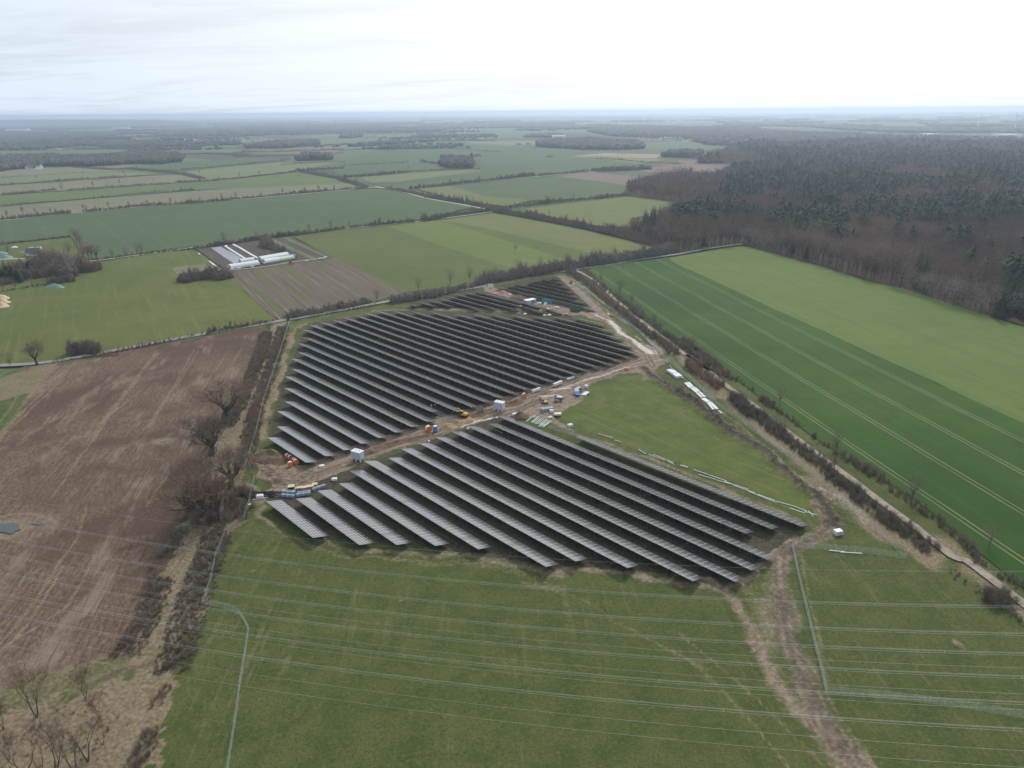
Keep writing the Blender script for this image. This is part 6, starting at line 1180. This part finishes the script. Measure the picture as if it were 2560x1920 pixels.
heap(W1('f 250,405'), 0, 8, 5, 1.2, m_white, 'white heap on the bare farmyard earth', 34, .3, 'tarpaulin_mound', 'covered mound'); heap(W1('f 370,492'), 0, 7, 4, 1.5, m_tarp, 'small pale green covered heap in the farmyard', 35, .3, 'tarpaulin_mound', 'covered mound')
# far villages: gabled houses; long white halls; wind turbines
protos = []
def village(spec, n, seed, label, group, wf=.45):
    rg = random.Random(seed); pl = W(spec); x0 = min(q[0] for q in pl); x1 = max(q[0] for q in pl); y0 = min(q[1] for q in pl); y1 = max(q[1] for q in pl); k = 0; tries = 0
    while k < n and tries < 4000:
        tries += 1; x, y = rg.uniform(x0, x1), rg.uniform(y0, y1)
        if not inpoly(np.array([x]), np.array([y]), pl)[0]: continue
        if len(protos) < 6:
            i = len(protos); protos.append(house((x, y), rg.random() * 3.1, 13 + 3 * (i % 3), 9 + i % 2 * 2, 4.5 + i % 3, (m_tile, m_tile2)[i % 2], label, group, m_white if i % 2 else m_wall, z=0))
        else:
            c_ = copy_tree(protos[rg.randrange(6)]); c_.location = (x, y, 0); c_.rotation_euler = (0, 0, rg.random() * 3.1); c_['label'] = label; c_['group'] = group
        k += 1
village('A 1080,300 1250,283 1440,290 1480,305 1400,322 1150,318', 50, 1, 'small gabled house in the far village at the left', 'houses of the left village')
village('A 1480,272 1900,278 2060,290 1800,296 1500,290', 24, 2, 'small gabled house in the hamlet right of the far left village', 'houses of the hamlet'); village('M 1840,276 2212,272 R 160,285 140,298 M 2212,298 1900,296', 46, 3, 'pale gabled house in the village behind the oval wood', 'houses of the village behind the oval wood')
village('M 370,192 900,186 1500,190 1700,200 1500,214 400,212', 90, 4, 'small house in the far town under the middle horizon', 'houses of the far town'); village('A 170,468 250,466 250,474 180,476', 4, 5, 'farm building beside the wood at the left', 'farm buildings left'); village('M 1080,318 1240,318 1240,326 1100,326', 7, 6, 'low farm building left of the oval wood', 'farm buildings by the oval wood')
for i, (s, L, l) in enumerate((('A 780,212', 150, 'long white hall on the far left plain'), ('A 1900,173', 330, 'long white hall near the horizon in the middle left'), ('A 1750,174', 120, 'shorter white hall next to the long one near the horizon'), ('A 120,222', 180, 'white hall at the far left'), ('M 440,200', 170, 'white hall at the edge of the far town'), ('M 1405,272', 60, 'white barn behind the oval wood'), ('R 1015,160', 420, 'white hall on the far right plain'), ('R 2100,266', 90, 'large white hall beyond the forest at the right'), ('R 1600,262', 40, 'white hall beyond the forest, left of the large one'), ('M 2060,197', 130, 'white hall below the ridge wood'))):
    e = thing('industrial_hall', W1(s), 0, l, 'hall', z=0); MB().use(m_white).box((0, 0, 6), (L, 60, 12)).build('wall', e); MB().use(m_white).box((0, 0, 12.6), (L + 2, 62, 1.2)).build('roof', e); MB().use(m_grid).box((0, -30.1, 5), (L * .6, .2, 4)).build('window', e)
for i, (s, sc_, l) in enumerate((('R 1005,72', 1.0, 'faint wind turbine on the horizon, left of a pair'), ('R 1165,74', 1.0, 'faint wind turbine on the horizon, right of a pair'), ('R 1915,205', .62, 'white wind turbine on the right plain, nearer the forest'), ('R 2150,215', .62, 'white wind turbine at the far right'))):
    xy = W1(s) if i > 1 else G(1700 + (1005 if i == 0 else 1165) / 2.572, 287); e = thing('wind_turbine', xy, 0, l, 'wind turbine', 'wind turbines', z=0); H_ = 92 if i < 2 else 74; r_ = 36 if i < 2 else 30
    MB().use(m_white).tube((0, 0, 0), (0, 0, H_), 3.2, 2.0, n=8).build('tower', e); MB().use(m_white).box((0, -2, H_), (4, 10, 4), bev=.8).build('nacelle', e); h_ = MB().use(m_white).tube((0, -7, H_), (0, -9, H_), 2.2, 1, n=8).build('hub', e)
    for k in range(3): a = k * 2.094 + .4 + i; MB().use(m_white).tube((0, -8, H_), (math.sin(a) * r_, -8, H_ + math.cos(a) * r_), 1.8, .4, n=4).build('blade', h_)

# ================================================================== haze: one closed box of thin even air round everything
m_haze = bpy.data.materials.new('haze'); m_haze.use_nodes = True; nt = NT(m_haze.node_tree); m_haze.node_tree.nodes.clear()
pv = nt.n('VolumePrincipled', {'Color': (.66, .79, 1.0, 1), 'Density': .000108, 'Anisotropy': .6}); m_haze.node_tree.links.new(pv.outputs[0], nt.n('OutputMaterial').inputs['Volume'])
hb = MB().box((0, 0, 67), (80400, 80400, 138)); me = hb.mesh('haze'); me.materials.append(m_haze); tag(link('haze', me), kind='stuff')
